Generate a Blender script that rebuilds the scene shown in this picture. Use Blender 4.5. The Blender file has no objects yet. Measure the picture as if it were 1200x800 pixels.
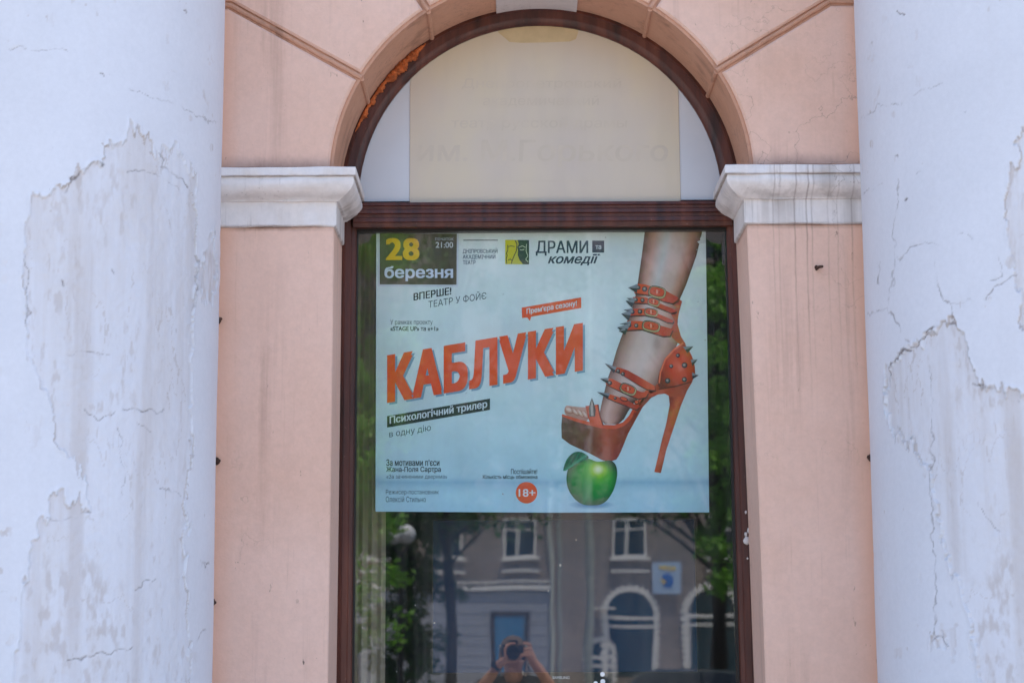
import bpy, bmesh, math, random
import numpy as np
from mathutils import Vector, Matrix
from mathutils.geometry import delaunay_2d_cdt

random.seed(7)
SC = bpy.context.scene
COL = SC.collection
R = math.radians

# ------------------------------------------------------------------ camera
F = 2167.0                                   # focal length in photo pixels (1200 wide)
PITCH, ROLL = R(9.5), R(-0.3)
CAM = Vector((0.0, -5.4, 1.6))
cr, sr, cp, sp = math.cos(ROLL), math.sin(ROLL), math.cos(PITCH), math.sin(PITCH)
RIGHT = Vector((cr, -sr * sp, sr * cp))
UP = Vector((-sr, -cr * sp, cr * cp))
FWD = Vector((0, cp, sp))
cd = bpy.data.cameras.new('camera')
cam = bpy.data.objects.new('camera', cd)
COL.objects.link(cam)
cam.matrix_world = Matrix((
    (RIGHT.x, UP.x, -FWD.x, CAM.x),
    (RIGHT.y, UP.y, -FWD.y, CAM.y),
    (RIGHT.z, UP.z, -FWD.z, CAM.z),
    (0, 0, 0, 1)))
cd.sensor_width = 36
cd.lens = F / 1200 * 36
cd.clip_start, cd.clip_end = 0.004, 1500
cd.dof.use_dof = True
cd.dof.focus_distance = 5.42
cd.dof.aperture_fstop = 4.5
SC.camera = cam

# ------------------------------------------------------------------ world, sun, exposure
SUN_EL, SUN_AZ = R(72), R(28)                # the sun stands behind the theatre, a little to the right
w = bpy.data.worlds.new('World')
SC.world = w
w.use_nodes = True
nt = w.node_tree
sky = nt.nodes.new('ShaderNodeTexSky')
sky.sky_type = 'NISHITA'
sky.sun_disc = False
sky.sun_elevation = SUN_EL
sky.sun_rotation = SUN_AZ
nt.links.new(sky.outputs[0], nt.nodes['Background'].inputs[0])
nt.nodes['Background'].inputs[1].default_value = 0.15
sd = bpy.data.lights.new('sun', 'SUN')
sd.energy, sd.angle, sd.color = 3.2, R(0.5), (1, 0.94, 0.85)
sun = bpy.data.objects.new('sun', sd)
COL.objects.link(sun)
sv = Vector((math.sin(SUN_AZ) * math.cos(SUN_EL), math.cos(SUN_AZ) * math.cos(SUN_EL), math.sin(SUN_EL)))
sun.rotation_euler = sv.to_track_quat('Z', 'Y').to_euler()
sun.location = (8, 16, 30)
vs = SC.view_settings
vs.view_transform, vs.look, vs.gamma, vs.exposure = 'Standard', 'None', 1, 1.7
vs.use_curve_mapping = False
try:
    SC.cycles.max_bounces = 12
    SC.cycles.transparent_max_bounces = 24
except Exception:
    pass


def P(px, py, Y):
    """point of the plane y = Y seen at pixel (px, py) of the 1200 x 800 photograph"""
    a, b = (px - 600) / F, -(py - 400) / F
    d = FWD + RIGHT * a + UP * b
    t = (Y - CAM.y) / d.y
    return CAM + d * t


def to_px(v):
    """arrays of world x, y, z to photo pixels"""
    x, y, z = v[0] - CAM.x, v[1] - CAM.y, v[2] - CAM.z
    f = x * FWD.x + y * FWD.y + z * FWD.z
    return (600 + F * (x * RIGHT.x + y * RIGHT.y + z * RIGHT.z) / f,
            400 - F * (x * UP.x + y * UP.y + z * UP.z) / f)


# ------------------------------------------------------------------ helpers
def lin(c):
    if isinstance(c, str):
        c = c.lstrip('#')
        c = tuple(int(c[i:i + 2], 16) / 255 for i in (0, 2, 4))
        return tuple(v / 12.92 if v <= 0.04045 else ((v + 0.055) / 1.055) ** 2.4 for v in c)
    return tuple(c)


class MB:
    def __init__(s):
        s.v, s.f, s.c = [], [], []

    def add(s, vs_, fs, col=None):
        o = len(s.v)
        s.v += [tuple(p) for p in vs_]
        s.f += [tuple(i + o for i in f) for f in fs]
        if col is not None:
            s.c += list(col) if isinstance(col[0], (tuple, list)) else [col] * len(vs_)
        return s

    def box(s, x0, x1, y0, y1, z0, z1, col=None):
        return s.add([(x0, y0, z0), (x1, y0, z0), (x1, y1, z0), (x0, y1, z0),
                      (x0, y0, z1), (x1, y0, z1), (x1, y1, z1), (x0, y1, z1)],
                     [(0, 3, 2, 1), (4, 5, 6, 7), (0, 1, 5, 4), (1, 2, 6, 5), (2, 3, 7, 6), (3, 0, 4, 7)], col)

    def rings(s, rings, closed=True, caps=True, col=None):
        n = len(rings[0])
        vs_ = [p for r in rings for p in r]
        fs = []
        for i in range(len(rings) - 1):
            for j in range(n if closed else n - 1):
                k = (j + 1) % n
                fs.append((i * n + j, i * n + k, (i + 1) * n + k, (i + 1) * n + j))
        if caps and closed:
            fs.append(tuple(range(n - 1, -1, -1)))
            fs.append(tuple((len(rings) - 1) * n + j for j in range(n)))
        return s.add(vs_, fs, col)

    def tube(s, pts, rad, n=10, caps=True):
        pts = [Vector(p) for p in pts]
        rads = rad if isinstance(rad, (list, tuple)) else [rad] * len(pts)
        rs = []
        ref = None
        for i, p in enumerate(pts):
            t = (pts[min(i + 1, len(pts) - 1)] - pts[max(i - 1, 0)]).normalized()
            if ref is None:
                ref = t.orthogonal().normalized()
            a = (ref - t * ref.dot(t)).normalized()
            ref = a
            b = t.cross(a)
            rs.append([p + (a * math.cos(q * 2 * math.pi / n) + b * math.sin(q * 2 * math.pi / n)) * rads[i] for q in range(n)])
        return s.rings(rs, True, caps)

    def prism(s, poly, y0, y1, bev=0.0):
        """(x, z) outline extruded from y0 (front) to y1 (back), front edge chamfered"""
        n = len(poly)
        if area(poly) < 0:
            poly = poly[::-1]
        fr = inset(poly, bev) if bev else poly
        vs_ = [(x, y0, z) for x, z in fr]
        rows = [vs_]
        if bev:
            rows.append([(x, y0 + bev, z) for x, z in poly])
        rows.append([(x, y1, z) for x, z in poly])
        allv = [p for r in rows for p in r]
        fs = [tuple(range(n))]
        for i in range(len(rows) - 1):
            for j in range(n):
                k = (j + 1) % n
                fs.append((i * n + j, (i + 1) * n + j, (i + 1) * n + k, i * n + k))
        fs.append(tuple((len(rows) - 1) * n + j for j in range(n - 1, -1, -1)))
        return s.add(allv, fs)

    def build(s, name, m, parent=None, smooth=False, origin=None, fix=True):
        me = bpy.data.meshes.new(name)
        vv = s.v
        if origin is not None:
            ox, oy, oz = origin
            vv = [(a - ox, b - oy, c - oz) for a, b, c in vv]
        me.from_pydata(vv, [], s.f)
        if s.c:
            at = me.attributes.new('Col', 'FLOAT_COLOR', 'POINT')
            arr = np.array([(c[0], c[1], c[2], 1.0) for c in s.c], dtype=np.float32)
            at.data.foreach_set('color', arr.ravel())
        if fix:
            bm = bmesh.new()
            bm.from_mesh(me)
            bmesh.ops.recalc_face_normals(bm, faces=bm.faces)
            bm.to_mesh(me)
            bm.free()
        if smooth:
            me.polygons.foreach_set('use_smooth', [True] * len(me.polygons))
            if smooth != 'all':
                me.set_sharp_from_angle(angle=R(40))
        me.materials.append(m)
        o = bpy.data.objects.new(name, me)
        COL.objects.link(o)
        if origin is not None:
            o.location = origin
        if parent is not None:
            o.parent = parent
            if origin is None and parent.location.length > 0:
                o.matrix_parent_inverse = Matrix.Translation(-parent.location)
        return o


def tag(o, label=None, cat=None, group=None, kind=None):
    for k, v in (('label', label), ('category', cat), ('group', group), ('kind', kind)):
        if v:
            o[k] = v
    return o


def thing(name, label, cat, loc=(0, 0, 0), group=None):
    o = bpy.data.objects.new(name, None)
    COL.objects.link(o)
    o.location = loc
    return tag(o, label, cat, group)


def area(p):
    return 0.5 * sum(p[i][0] * p[(i + 1) % len(p)][1] - p[(i + 1) % len(p)][0] * p[i][1] for i in range(len(p)))


def inset(p, d):
    """move every edge of a counter-clockwise outline inwards by d"""
    n = len(p)
    out = []
    for i in range(n):
        a, b, c = Vector(p[i - 1]), Vector(p[i]), Vector(p[(i + 1) % n])
        e0, e1 = (b - a).normalized(), (c - b).normalized()
        n0, n1 = Vector((-e0.y, e0.x)), Vector((-e1.y, e1.x))
        m_ = n0 + n1
        q = max(0.3, 1 + n0.dot(n1))
        out.append(tuple(b + m_ * (d / q)))
    return out


def arc(cx, cz, r, a0, a1, n):
    return [(cx + r * math.cos(R(a0 + (a1 - a0) * i / n)), cz + r * math.sin(R(a0 + (a1 - a0) * i / n))) for i in range(n + 1)]


# ------------------------------------------------------------------ materials
def new_mat(name):
    m = bpy.data.materials.new(name)
    m.use_nodes = True
    t = m.node_tree
    return m, t, t.nodes['Principled BSDF']


class N:
    """tiny node builder"""
    def __init__(s, t):
        s.t = t
        s.geo = t.nodes.new('ShaderNodeNewGeometry')

    def link(s, a, b):
        s.t.links.new(a, b)

    def mapping(s, scale=(1, 1, 1), loc=(0, 0, 0)):
        n = s.t.nodes.new('ShaderNodeMapping')
        n.inputs['Scale'].default_value = scale
        n.inputs['Location'].default_value = loc
        s.link(s.geo.outputs['Position'], n.inputs['Vector'])
        return n.outputs[0]

    def noise(s, scale, detail=4, rough=0.55, stretch=(1, 1, 1), loc=(0, 0, 0), dist=0):
        n = s.t.nodes.new('ShaderNodeTexNoise')
        n.inputs['Scale'].default_value = scale
        n.inputs['Detail'].default_value = detail
        n.inputs['Roughness'].default_value = rough
        n.inputs['Distortion'].default_value = dist
        s.link(s.mapping(stretch, loc), n.inputs['Vector'])
        return n.outputs['Fac']

    def ramp(s, fac, stops):
        n = s.t.nodes.new('ShaderNodeValToRGB')
        e = n.color_ramp.elements
        while len(e) < len(stops):
            e.new(0.5)
        for k, (p, c) in enumerate(stops):
            e[k].position = p
            if not isinstance(c, (tuple, list)):
                c = (c, c, c)
            e[k].color = (c[0], c[1], c[2], 1)
        s.link(fac, n.inputs[0])
        return n.outputs[0]

    def mix(s, fac, a, b, mode='MIX'):
        n = s.t.nodes.new('ShaderNodeMix')
        n.data_type = 'RGBA'
        n.blend_type = mode
        for sock, v in ((n.inputs[0], fac), (n.inputs[6], a), (n.inputs[7], b)):
            if isinstance(v, (int, float)):
                sock.default_value = v
            elif isinstance(v, (tuple, list)):
                sock.default_value = (v[0], v[1], v[2], 1)
            else:
                s.link(v, sock)
        return n.outputs[2]

    def math(s, op, a, b=0.0):
        n = s.t.nodes.new('ShaderNodeMath')
        n.operation = op
        for sock, v in ((n.inputs[0], a), (n.inputs[1], b)):
            if isinstance(v, (int, float)):
                sock.default_value = v
            else:
                s.link(v, sock)
        return n.outputs[0]

    def attr(s, name):
        n = s.t.nodes.new('ShaderNodeAttribute')
        n.attribute_name = name
        return n.outputs

    def sep(s):
        n = s.t.nodes.new('ShaderNodeSeparateXYZ')
        s.link(s.geo.outputs['Position'], n.inputs[0])
        return n.outputs

    def bump(s, h, strength, dist=0.01):
        n = s.t.nodes.new('ShaderNodeBump')
        n.inputs['Strength'].default_value = strength
        n.inputs['Distance'].default_value = dist
        s.link(h, n.inputs['Height'])
        return n.outputs[0]


def simple(name, col, rough=0.6, var=0.12, scale=30, metal=0.0, bump=0.0, spec=0.5, bscale=None):
    m, t, b = new_mat(name)
    n = N(t)
    c = lin(col)
    f = n.noise(scale)
    lo = tuple(v * (1 - var) for v in c)
    hi = tuple(min(1, v * (1 + var)) for v in c)
    n.link(n.ramp(f, [(0.3, lo), (0.7, hi)]), b.inputs['Base Color'])
    b.inputs['Roughness'].default_value = rough
    b.inputs['Metallic'].default_value = metal
    b.inputs['Specular IOR Level'].default_value = spec
    if bump:
        n.link(n.bump(n.noise(bscale or scale * 4, 5), bump), b.inputs['Normal'])
    return m


def plaster_mat(name, col, dirt, streak=0.35, speck=0.5, lo=0.53, bands=(), drips=0.0, fresh=None):
    """painted plaster: mottled paint, rain streaks, scuffs and small chips"""
    m, t, b = new_mat(name)
    n = N(t)
    c = lin(col)
    base = n.ramp(n.noise(2.3, 6, 0.6), [(0.3, (c[0] * 0.93, c[1] * 0.89, c[2] * 0.86)), (0.72, (min(1, c[0] * 1.03), min(1, c[1] * 1.06), min(1, c[2] * 1.1)))])
    fine = n.ramp(n.noise(55, 5, 0.7), [(0.35, 0.94), (0.7, 1.03)])
    base = n.mix(1.0, base, fine, 'MULTIPLY')
    st = n.ramp(n.noise(16, 5, 0.62, (1, 1, 0.045)), [(lo, 0.0), (lo + 0.16, 1.0)])
    st2 = n.ramp(n.noise(1.7, 3, 0.6, (1, 1, 1), (4, 1, 8)), [(0.42, 0.0), (0.66, 1.0)])
    base = n.mix(n.math('MULTIPLY', n.math('MULTIPLY', st, st2), streak), base, lin(dirt))
    st3 = n.ramp(n.noise(75, 4, 0.6, (1, 1, 0.03), (3, 1, 5)), [(0.6, 0.0), (0.72, 1.0)])
    base = n.mix(n.math('MULTIPLY', n.math('MULTIPLY', st3, n.ramp(n.noise(2.6, 3, 0.6, (1, 1, 1), (14, 1, 2)), [(0.45, 0.0), (0.62, 1.0)])), streak * 0.7), base, lin(dirt))
    fade = n.ramp(n.noise(1.1, 4, 0.6, (1, 1, 0.8), (20, 4, 6)), [(0.35, 0.0), (0.7, 0.22)])
    base = n.mix(fade, base, (min(1, c[0] * 1.02), min(1, c[1] * 1.14), min(1, c[2] * 1.24)))
    scf = n.ramp(n.noise(70, 3, 0.6, (1, 1, 0.35), (2, 7, 3)), [(0.70, 0.0), (0.75, 1.0)])
    base = n.mix(n.math('MULTIPLY', n.math('MULTIPLY', scf, n.ramp(n.noise(3.5, 2), [(0.45, 0.0), (0.6, 1.0)])), speck), base, lin('#4a3a35'))
    # grime along ledges, and darker bands in creases and under mouldings: (height, reach up, reach down, amount)
    z = n.sep()[2]
    for zb, up, dn, am, jit in bands:
        d = n.math('SUBTRACT', z, zb)
        d = n.math('ADD', d, n.math('MULTIPLY', n.math('SUBTRACT', n.noise(38, 5, 0.7, (1, 1, 0.5), (zb, 3, 1)), 0.5), jit))
        e_ = n.ramp(n.math('ADD', n.math('DIVIDE', d, up + dn), dn / (up + dn)), [(0.0, 0.0), (dn / (up + dn) * 0.9 + 0.02, 1.0), (dn / (up + dn) + 0.05, 0.8), (1.0, 0.0)])
        base = n.mix(n.math('MULTIPLY', n.math('MULTIPLY', e_, n.ramp(n.noise(7, 4, 0.6, (1, 1, 1), (zb, 9, 2)), [(0.34, 0.25), (0.62, 1.0)])), am), base, lin(dirt))
    if fresh:                                            # unfaded paint in the sheltered strip beside the columns
        ax_ = n.math('ABSOLUTE', n.math('SUBTRACT', n.sep()[0], 0.087))
        ax_ = n.math('ADD', ax_, n.math('MULTIPLY', n.math('SUBTRACT', n.noise(5, 4, 0.6, (1, 1, 0.3), (7, 7, 7)), 0.5), 0.09))
        base = n.mix(n.ramp(n.math('SUBTRACT', ax_, 0.0), [(0.85, 0.0), (0.915, 0.7)]), base, lin(fresh))
    if drips:                                            # rain has run over the right-hand moulding and down the pier
        xs_ = [(906, .5), (912.5, .35), (931, .75), (945, 1.0), (951, .5), (970, .4), (981, .35), (998, .55)]
        stops = [(0.0, 0.0)]
        for px_, am_ in xs_:
            c0_ = (P(px_, 260, -0.28).x - 0.6) / 0.5
            stops += [(c0_ - 0.0075, 0.0), (c0_, am_), (c0_ + 0.0055, 0.0)]
        xw = n.math('ADD', n.sep()[0], n.math('MULTIPLY', n.math('SUBTRACT', n.noise(9, 4, 0.6, (0.2, 0.2, 1), (3, 3, 3)), 0.5), 0.012))
        dm = n.ramp(n.math('DIVIDE', n.math('SUBTRACT', xw, 0.6), 0.5), stops)
        zf = n.ramp(n.math('DIVIDE', n.math('SUBTRACT', z, 2.2), 0.8), [(0.0, 0.0), (0.45, 0.5), (0.72, 0.8), (0.93, 0.9), (0.95, 0.0)])
        dm = n.math('MULTIPLY', n.math('MULTIPLY', dm, zf), n.ramp(n.noise(30, 4, 0.6, (1, 1, 0.3), (1, 1, 7)), [(0.3, 0.35), (0.6, 1.0)]))
        base = n.mix(n.math('MULTIPLY', dm, drips), base, lin('#6a5147'))
    # thin hairline cracks
    v = t.nodes.new('ShaderNodeTexVoronoi')
    v.feature = 'DISTANCE_TO_EDGE'
    v.inputs['Scale'].default_value = 2.2
    wv = t.nodes.new('ShaderNodeVectorMath')
    wv.operation = 'ADD'
    nz = t.nodes.new('ShaderNodeTexNoise')
    nz.inputs['Scale'].default_value = 5
    nz.inputs['Detail'].default_value = 6
    n.link(n.geo.outputs['Position'], nz.inputs['Vector'])
    n.link(n.geo.outputs['Position'], wv.inputs[0])
    n.link(nz.outputs['Color'], wv.inputs[1])
    n.link(wv.outputs[0], v.inputs['Vector'])
    cr_ = n.ramp(v.outputs['Distance'], [(0.0, 1.0), (0.007, 0.0)])
    cm = n.math('MULTIPLY', cr_, n.ramp(n.noise(1.3, 3, 0.5, (1, 1, 1), (9, 3, 1)), [(0.52, 0.0), (0.62, 0.5)]))
    base = n.mix(cm, base, lin('#7a655c'))
    n.link(base, b.inputs['Base Color'])
    b.inputs['Roughness'].default_value = 0.82
    b.inputs['Specular IOR Level'].default_value = 0.3
    h = n.math('ADD', n.math('MULTIPLY', n.noise(9, 5, 0.6), 0.6), n.math('MULTIPLY', n.noise(130, 4, 0.6), 0.12))
    h = n.math('SUBTRACT', h, n.math('MULTIPLY', cm, 0.15))
    n.link(n.bump(h, 0.5, 0.012), b.inputs['Normal'])
    return m


M = {}
M['pink'] = plaster_mat('pink_plaster', '#e2baa5', '#7d5848', 0.36, 0.8, 0.53, ((2.95, 0.05, 0.01, 0.8, 0.035), (2.787, 0.006, 0.012, 0.7, 0.012)), 0.85, '#dfa98c')
M['joint'] = plaster_mat('joint_plaster', '#c6967c', '#5d4034', 0.6, 0.8, 0.5)
M['impost'] = plaster_mat('white_moulding', '#e2d9d4', '#6b5a4e', 0.6, 0.7, 0.47, ((2.9215, 0.004, 0.003, 0.8, 0.004), (2.872, 0.012, 0.014, 0.3, 0.01), (2.79, 0.006, 0.003, 0.6, 0.008)), 0.9)
M['keystone'] = plaster_mat('keystone_paint', '#cfc6c4', '#7b6d68', 0.6, 0.4)


def column_mat():
    m, t, b = new_mat('column_whitewash')
    n = N(t)
    a = n.attr('wear')['Color']
    s = t.nodes.new('ShaderNodeSeparateColor')
    n.link(a, s.inputs[0])
    peel, crack, stain = s.outputs[0], s.outputs[1], s.outputs[2]
    c = lin('#d6d5da')
    base = n.ramp(n.noise(1.9, 6, 0.6), [(0.3, tuple(v * 0.94 for v in c)), (0.7, tuple(min(1, v * 1.04) for v in c))])
    base = n.mix(1.0, base, n.ramp(n.noise(70, 5, 0.7), [(0.35, 0.965), (0.7, 1.02)]), 'MULTIPLY')
    raw = n.ramp(n.noise(14, 6, 0.65, (1, 1, 0.12)), [(0.28, lin('#bdb0a9')), (0.42, lin('#cbc3c1')), (0.54, lin('#d2ced1')), (0.75, lin('#d7d5da'))])
    base = n.mix(peel, base, raw)
    base = n.mix(stain, base, lin('#a08a78'))
    sp_ = n.ramp(n.noise(60, 2, 0.5, (1, 1, 0.6), (3, 3, 3)), [(0.775, 0.0), (0.80, 0.5)])
    base = n.mix(n.math('MULTIPLY', sp_, n.ramp(n.noise(2.5, 2), [(0.5, 0.0), (0.62, 1.0)])), base, lin('#4d4a4c'))
    base = n.mix(crack, base, lin('#7d7370'))
    n.link(base, b.inputs['Base Color'])
    b.inputs['Roughness'].default_value = 0.8
    b.inputs['Specular IOR Level'].default_value = 0.3
    h = n.math('ADD', n.math('MULTIPLY', n.noise(7, 5, 0.6, (1, 1, 0.5)), 0.5), n.math('MULTIPLY', n.noise(150, 4), 0.08))
    n.link(n.bump(h, 0.3, 0.012), b.inputs['Normal'])
    return m


M['column'] = column_mat()


def wood_mat():
    m, t, b = new_mat('brown_frame_paint')
    n = N(t)
    g = n.ramp(n.noise(26, 5, 0.6, (1, 1, 0.08)), [(0.3, lin('#2a130e')), (0.55, lin('#53281c')), (0.75, lin('#6b3a2a'))])
    ch = n.ramp(n.noise(90, 3, 0.6, (1, 1, 0.6), (1, 2, 3)), [(0.71, 0.0), (0.75, 0.6)])
    n.link(n.mix(ch, g, lin('#8a6a5c')), b.inputs['Base Color'])
    n.link(n.ramp(n.noise(18, 4, 0.6, (1, 1, 0.2)), [(0.3, 0.38), (0.7, 0.62)]), b.inputs['Roughness'])
    n.link(n.bump(n.noise(40, 5, 0.6, (1, 1, 0.1)), 0.25, 0.004), b.inputs['Normal'])
    return m


M['frame'] = wood_mat()


def glass_mat(name='window_glass', tint=(0.93, 0.945, 0.935), wob=0.0, dust=True, boost=1.0):
    m = bpy.data.materials.new(name)
    m.use_nodes = True
    t = m.node_tree
    t.nodes.remove(t.nodes['Principled BSDF'])
    n = N(t)
    out = t.nodes['Material Output']
    tr = t.nodes.new('ShaderNodeBsdfTransparent')
    tr.inputs[0].default_value = (*tint, 1)
    gl = t.nodes.new('ShaderNodeBsdfGlossy')
    gl.inputs['Roughness'].default_value = 0.0
    gl.inputs['Color'].default_value = (1, 1, 1, 1)
    fr = t.nodes.new('ShaderNodeFresnel')
    ior = t.nodes.new('ShaderNodeMix')
    n.link(n.geo.outputs['Backfacing'], ior.inputs[0])
    ior.inputs[2].default_value = 1.52
    ior.inputs[3].default_value = 1 / 1.52
    n.link(ior.outputs[0], fr.inputs['IOR'])
    if wob:
        bp = n.bump(n.noise(3.2, 2, 0.5, (1, 1, 0.7)), 1.0, wob)
        n.link(bp, gl.inputs['Normal'])
    mx = t.nodes.new('ShaderNodeMixShader')
    n.link(n.math('MULTIPLY', fr.outputs[0], boost), mx.inputs[0])
    n.link(tr.outputs[0], mx.inputs[1])
    n.link(gl.outputs[0], mx.inputs[2])
    res = mx.outputs[0]
    if dust:
        df = t.nodes.new('ShaderNodeBsdfDiffuse')
        df.inputs[0].default_value = (0.62, 0.6, 0.57, 1)
        streak = n.ramp(n.noise(22, 4, 0.6, (1, 1, 0.05)), [(0.4, 0.004), (0.75, 0.03)])
        dots = n.ramp(n.noise(55, 1, 0.4, (1, 1, 1), (5, 5, 5)), [(0.80, 0.0), (0.83, 0.5)])
        m2 = t.nodes.new('ShaderNodeMixShader')
        n.link(n.math('ADD', streak, dots), m2.inputs[0])
        n.link(res, m2.inputs[1])
        n.link(df.outputs[0], m2.inputs[2])
        res = m2.outputs[0]
    n.link(res, out.inputs[0])
    return m


M['glass'] = glass_mat(wob=0.00025, boost=1.6)
M['gasket'] = simple('dark_gasket', '#15110f', 0.5)


def print_mat():
    m, t, b = new_mat('poster_print')
    n = N(t)
    c = n.attr('Col')['Color']
    c = n.mix(1.0, c, n.ramp(n.noise(14, 4, 0.6), [(0.3, 0.95), (0.7, 1.03)]), 'MULTIPLY')
    n.link(c, b.inputs['Base Color'])
    b.inputs['Roughness'].default_value = 0.55
    b.inputs['Specular IOR Level'].default_value = 0.25
    return m


M['print'] = print_mat()
M['lunette'] = simple('lunette_white', '#c9c8cb', 0.38, 0.05, 3, bump=0.04, bscale=12)


def board_mat():
    m, t, b = new_mat('beige_board')
    n = N(t)
    z = n.sep()[2]
    base = n.ramp(n.noise(2.4, 5, 0.6, (1, 1, 0.7)), [(0.3, lin('#c3b3a6')), (0.5, lin('#c9b9a5')), (0.72, lin('#d0bf9f'))])
    base = n.mix(n.ramp(n.noise(9, 4, 0.6, (1, 1, 0.2)), [(0.5, 0.0), (0.8, 0.12)]), base, lin('#8d8072'))
    n.link(base, b.inputs['Base Color'])
    b.inputs['Roughness'].default_value = 0.42
    n.link(n.bump(n.noise(60, 3), 0.06, 0.003), b.inputs['Normal'])
    return m


M['board'] = board_mat()
M['ghost'] = simple('faded_letter_ghost', '#c5b5a1', 0.46, 0.06, 12)
M['stain'] = simple('yellowed_varnish', '#c2ab85', 0.45, 0.1, 20)
M['foam'] = simple('orange_foam', '#b9602e', 0.8, 0.45, 45, bump=0.5, bscale=120)
M['rust'] = simple('rusty_iron', '#4a2f22', 0.8, 0.4, 150, bump=0.5)
M['white_dab'] = simple('white_plaster_dab', '#cfc9c4', 0.8, 0.1, 60, bump=0.4)
M['room'] = simple('dark_room_paint', '#35322f', 0.9, 0.2, 3)
M['curtain'] = simple('beige_curtain', '#a3937b', 0.9, 0.15, 8)
M['tv_plastic'] = simple('tv_plastic', '#101114', 0.3, 0.1, 40)
M['tv_screen'] = simple('tv_screen', '#1b3252', 0.22, 0.1, 3)
M['silver'] = simple('silver_print', '#c8cacc', 0.4)
M['sticker'] = simple('white_sticker', '#dcdcdc', 0.5)
M['wood_dark'] = simple('dark_wood', '#2b1d15', 0.6, 0.2, 12)
M['skin'] = simple('skin', '#c8957d', 0.5, 0.1, 25, bump=0.1)
M['hair'] = simple('short_hair', '#6a5848', 0.7, 0.3, 90, bump=0.5)
M['shirt'] = simple('navy_cotton', '#1c222c', 0.9, 0.2, 40, bump=0.2)
M['trousers'] = simple('grey_denim', '#3a3f47', 0.9, 0.2, 60, bump=0.2)
M['shoe'] = simple('black_shoe', '#141414', 0.5)
M['black'] = simple('black_camera_plastic', '#0d0d0e', 0.45, 0.1, 60, bump=0.2)
M['strap'] = simple('pale_strap', '#b9b6b3', 0.8)
M['lens'] = simple('lens_glass', '#05070c', 0.05, 0.05, 5)
M['asphalt'] = simple('asphalt', '#55534f', 0.9, 0.25, 40, bump=0.4, bscale=200)
M['ground'] = simple('ground_dirt', '#5a5750', 0.95, 0.2, 2)
M['pave'] = simple('paving', '#bdb3a8', 0.85, 0.15, 6, bump=0.3, bscale=80)
M['kerb'] = simple('kerb_stone', '#8e8a85', 0.85, 0.15, 12)
M['mark'] = simple('road_paint', '#c9c9c4', 0.7, 0.15, 30)
M['white_trim'] = simple('white_trim', '#d8d4cf', 0.75, 0.08, 14)
M['dark_glass'] = simple('dark_window_glass', '#141b22', 0.06, 0.3, 1.5)
M['teal_glass'] = simple('shop_window_glass', '#16323c', 0.08, 0.4, 1.2)
M['rust_stone'] = simple('rusticated_render', '#8d8f98', 0.85, 0.1, 5, bump=0.2)
M['blue_door'] = simple('blue_door_paint', '#2f6d97', 0.5)
M['sign_blue'] = simple('sign_blue', '#1f5fae', 0.5)
M['sign_pale'] = simple('sign_pale', '#9fb4cf', 0.5)
M['sign_yellow'] = simple('sign_yellow', '#d8b93a', 0.5)
M['pole'] = simple('pole_paint', '#a8aaa0', 0.6, 0.15, 9)
M['globe'] = simple('opal_globe', '#d6d6d8', 0.25)
M['bark'] = simple('tree_bark', '#33291f', 0.9, 0.35, 18, bump=0.6)
M['car_paint'] = simple('car_paint', '#0e2229', 0.18, 0.05, 4)
M['tyre'] = simple('tyre_rubber', '#111111', 0.85)
M['rim'] = simple('wheel_rim', '#8e9196', 0.35, metal=0.8)
M['headlight'] = simple('headlight_glass', '#c8ccd0', 0.15)
M['taillight'] = simple('taillight_red', '#7d1412', 0.2)
M['roof'] = simple('roof_sheet', '#5d5a58', 0.7)


def brick_mat():
    m, t, b = new_mat('brown_brick')
    n = N(t)
    mp = t.nodes.new('ShaderNodeMapping')
    mp.inputs['Rotation'].default_value = (R(90), 0, 0)
    n.link(n.geo.outputs['Position'], mp.inputs[0])
    br = t.nodes.new('ShaderNodeTexBrick')
    n.link(mp.outputs[0], br.inputs['Vector'])
    br.inputs['Color1'].default_value = (*lin('#857870'), 1)
    br.inputs['Color2'].default_value = (*lin('#766a62'), 1)
    br.inputs['Mortar'].default_value = (*lin('#a59a90'), 1)
    br.inputs['Scale'].default_value = 2.0
    br.inputs['Mortar Size'].default_value = 0.012
    n.link(n.mix(1.0, br.outputs['Color'], n.ramp(n.noise(0.6, 5), [(0.3, 0.8), (0.7, 1.1)]), 'MULTIPLY'), b.inputs['Base Color'])
    b.inputs['Roughness'].default_value = 0.9
    return m


M['brick'] = brick_mat()


def leaf_mat(name, c0, c1):
    m, t, b = new_mat(name)
    n = N(t)
    n.link(n.ramp(n.noise(1.6, 4), [(0.3, lin(c0)), (0.7, lin(c1))]), b.inputs['Base Color'])
    b.inputs['Roughness'].default_value = 0.55
    tl = t.nodes.new('ShaderNodeBsdfTranslucent')
    tl.inputs[0].default_value = (*[v * 1.3 for v in lin(c1)], 1)
    mx = t.nodes.new('ShaderNodeMixShader')
    mx.inputs[0].default_value = 0.35
    n.link(b.outputs[0], mx.inputs[1])
    n.link(tl.outputs[0], mx.inputs[2])
    n.link(mx.outputs[0], t.nodes['Material Output'].inputs[0])
    return m


M['leaf_dark'] = leaf_mat('leaf_dark', '#2c4a1e', '#47702a')
M['leaf_bright'] = leaf_mat('leaf_bright', '#4b8026', '#7cae3a')

# ------------------------------------------------------------------ ground
def struct(name, mb, m):
    o = mb.build(name, m)
    o['kind'] = 'structure'
    return o


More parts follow.
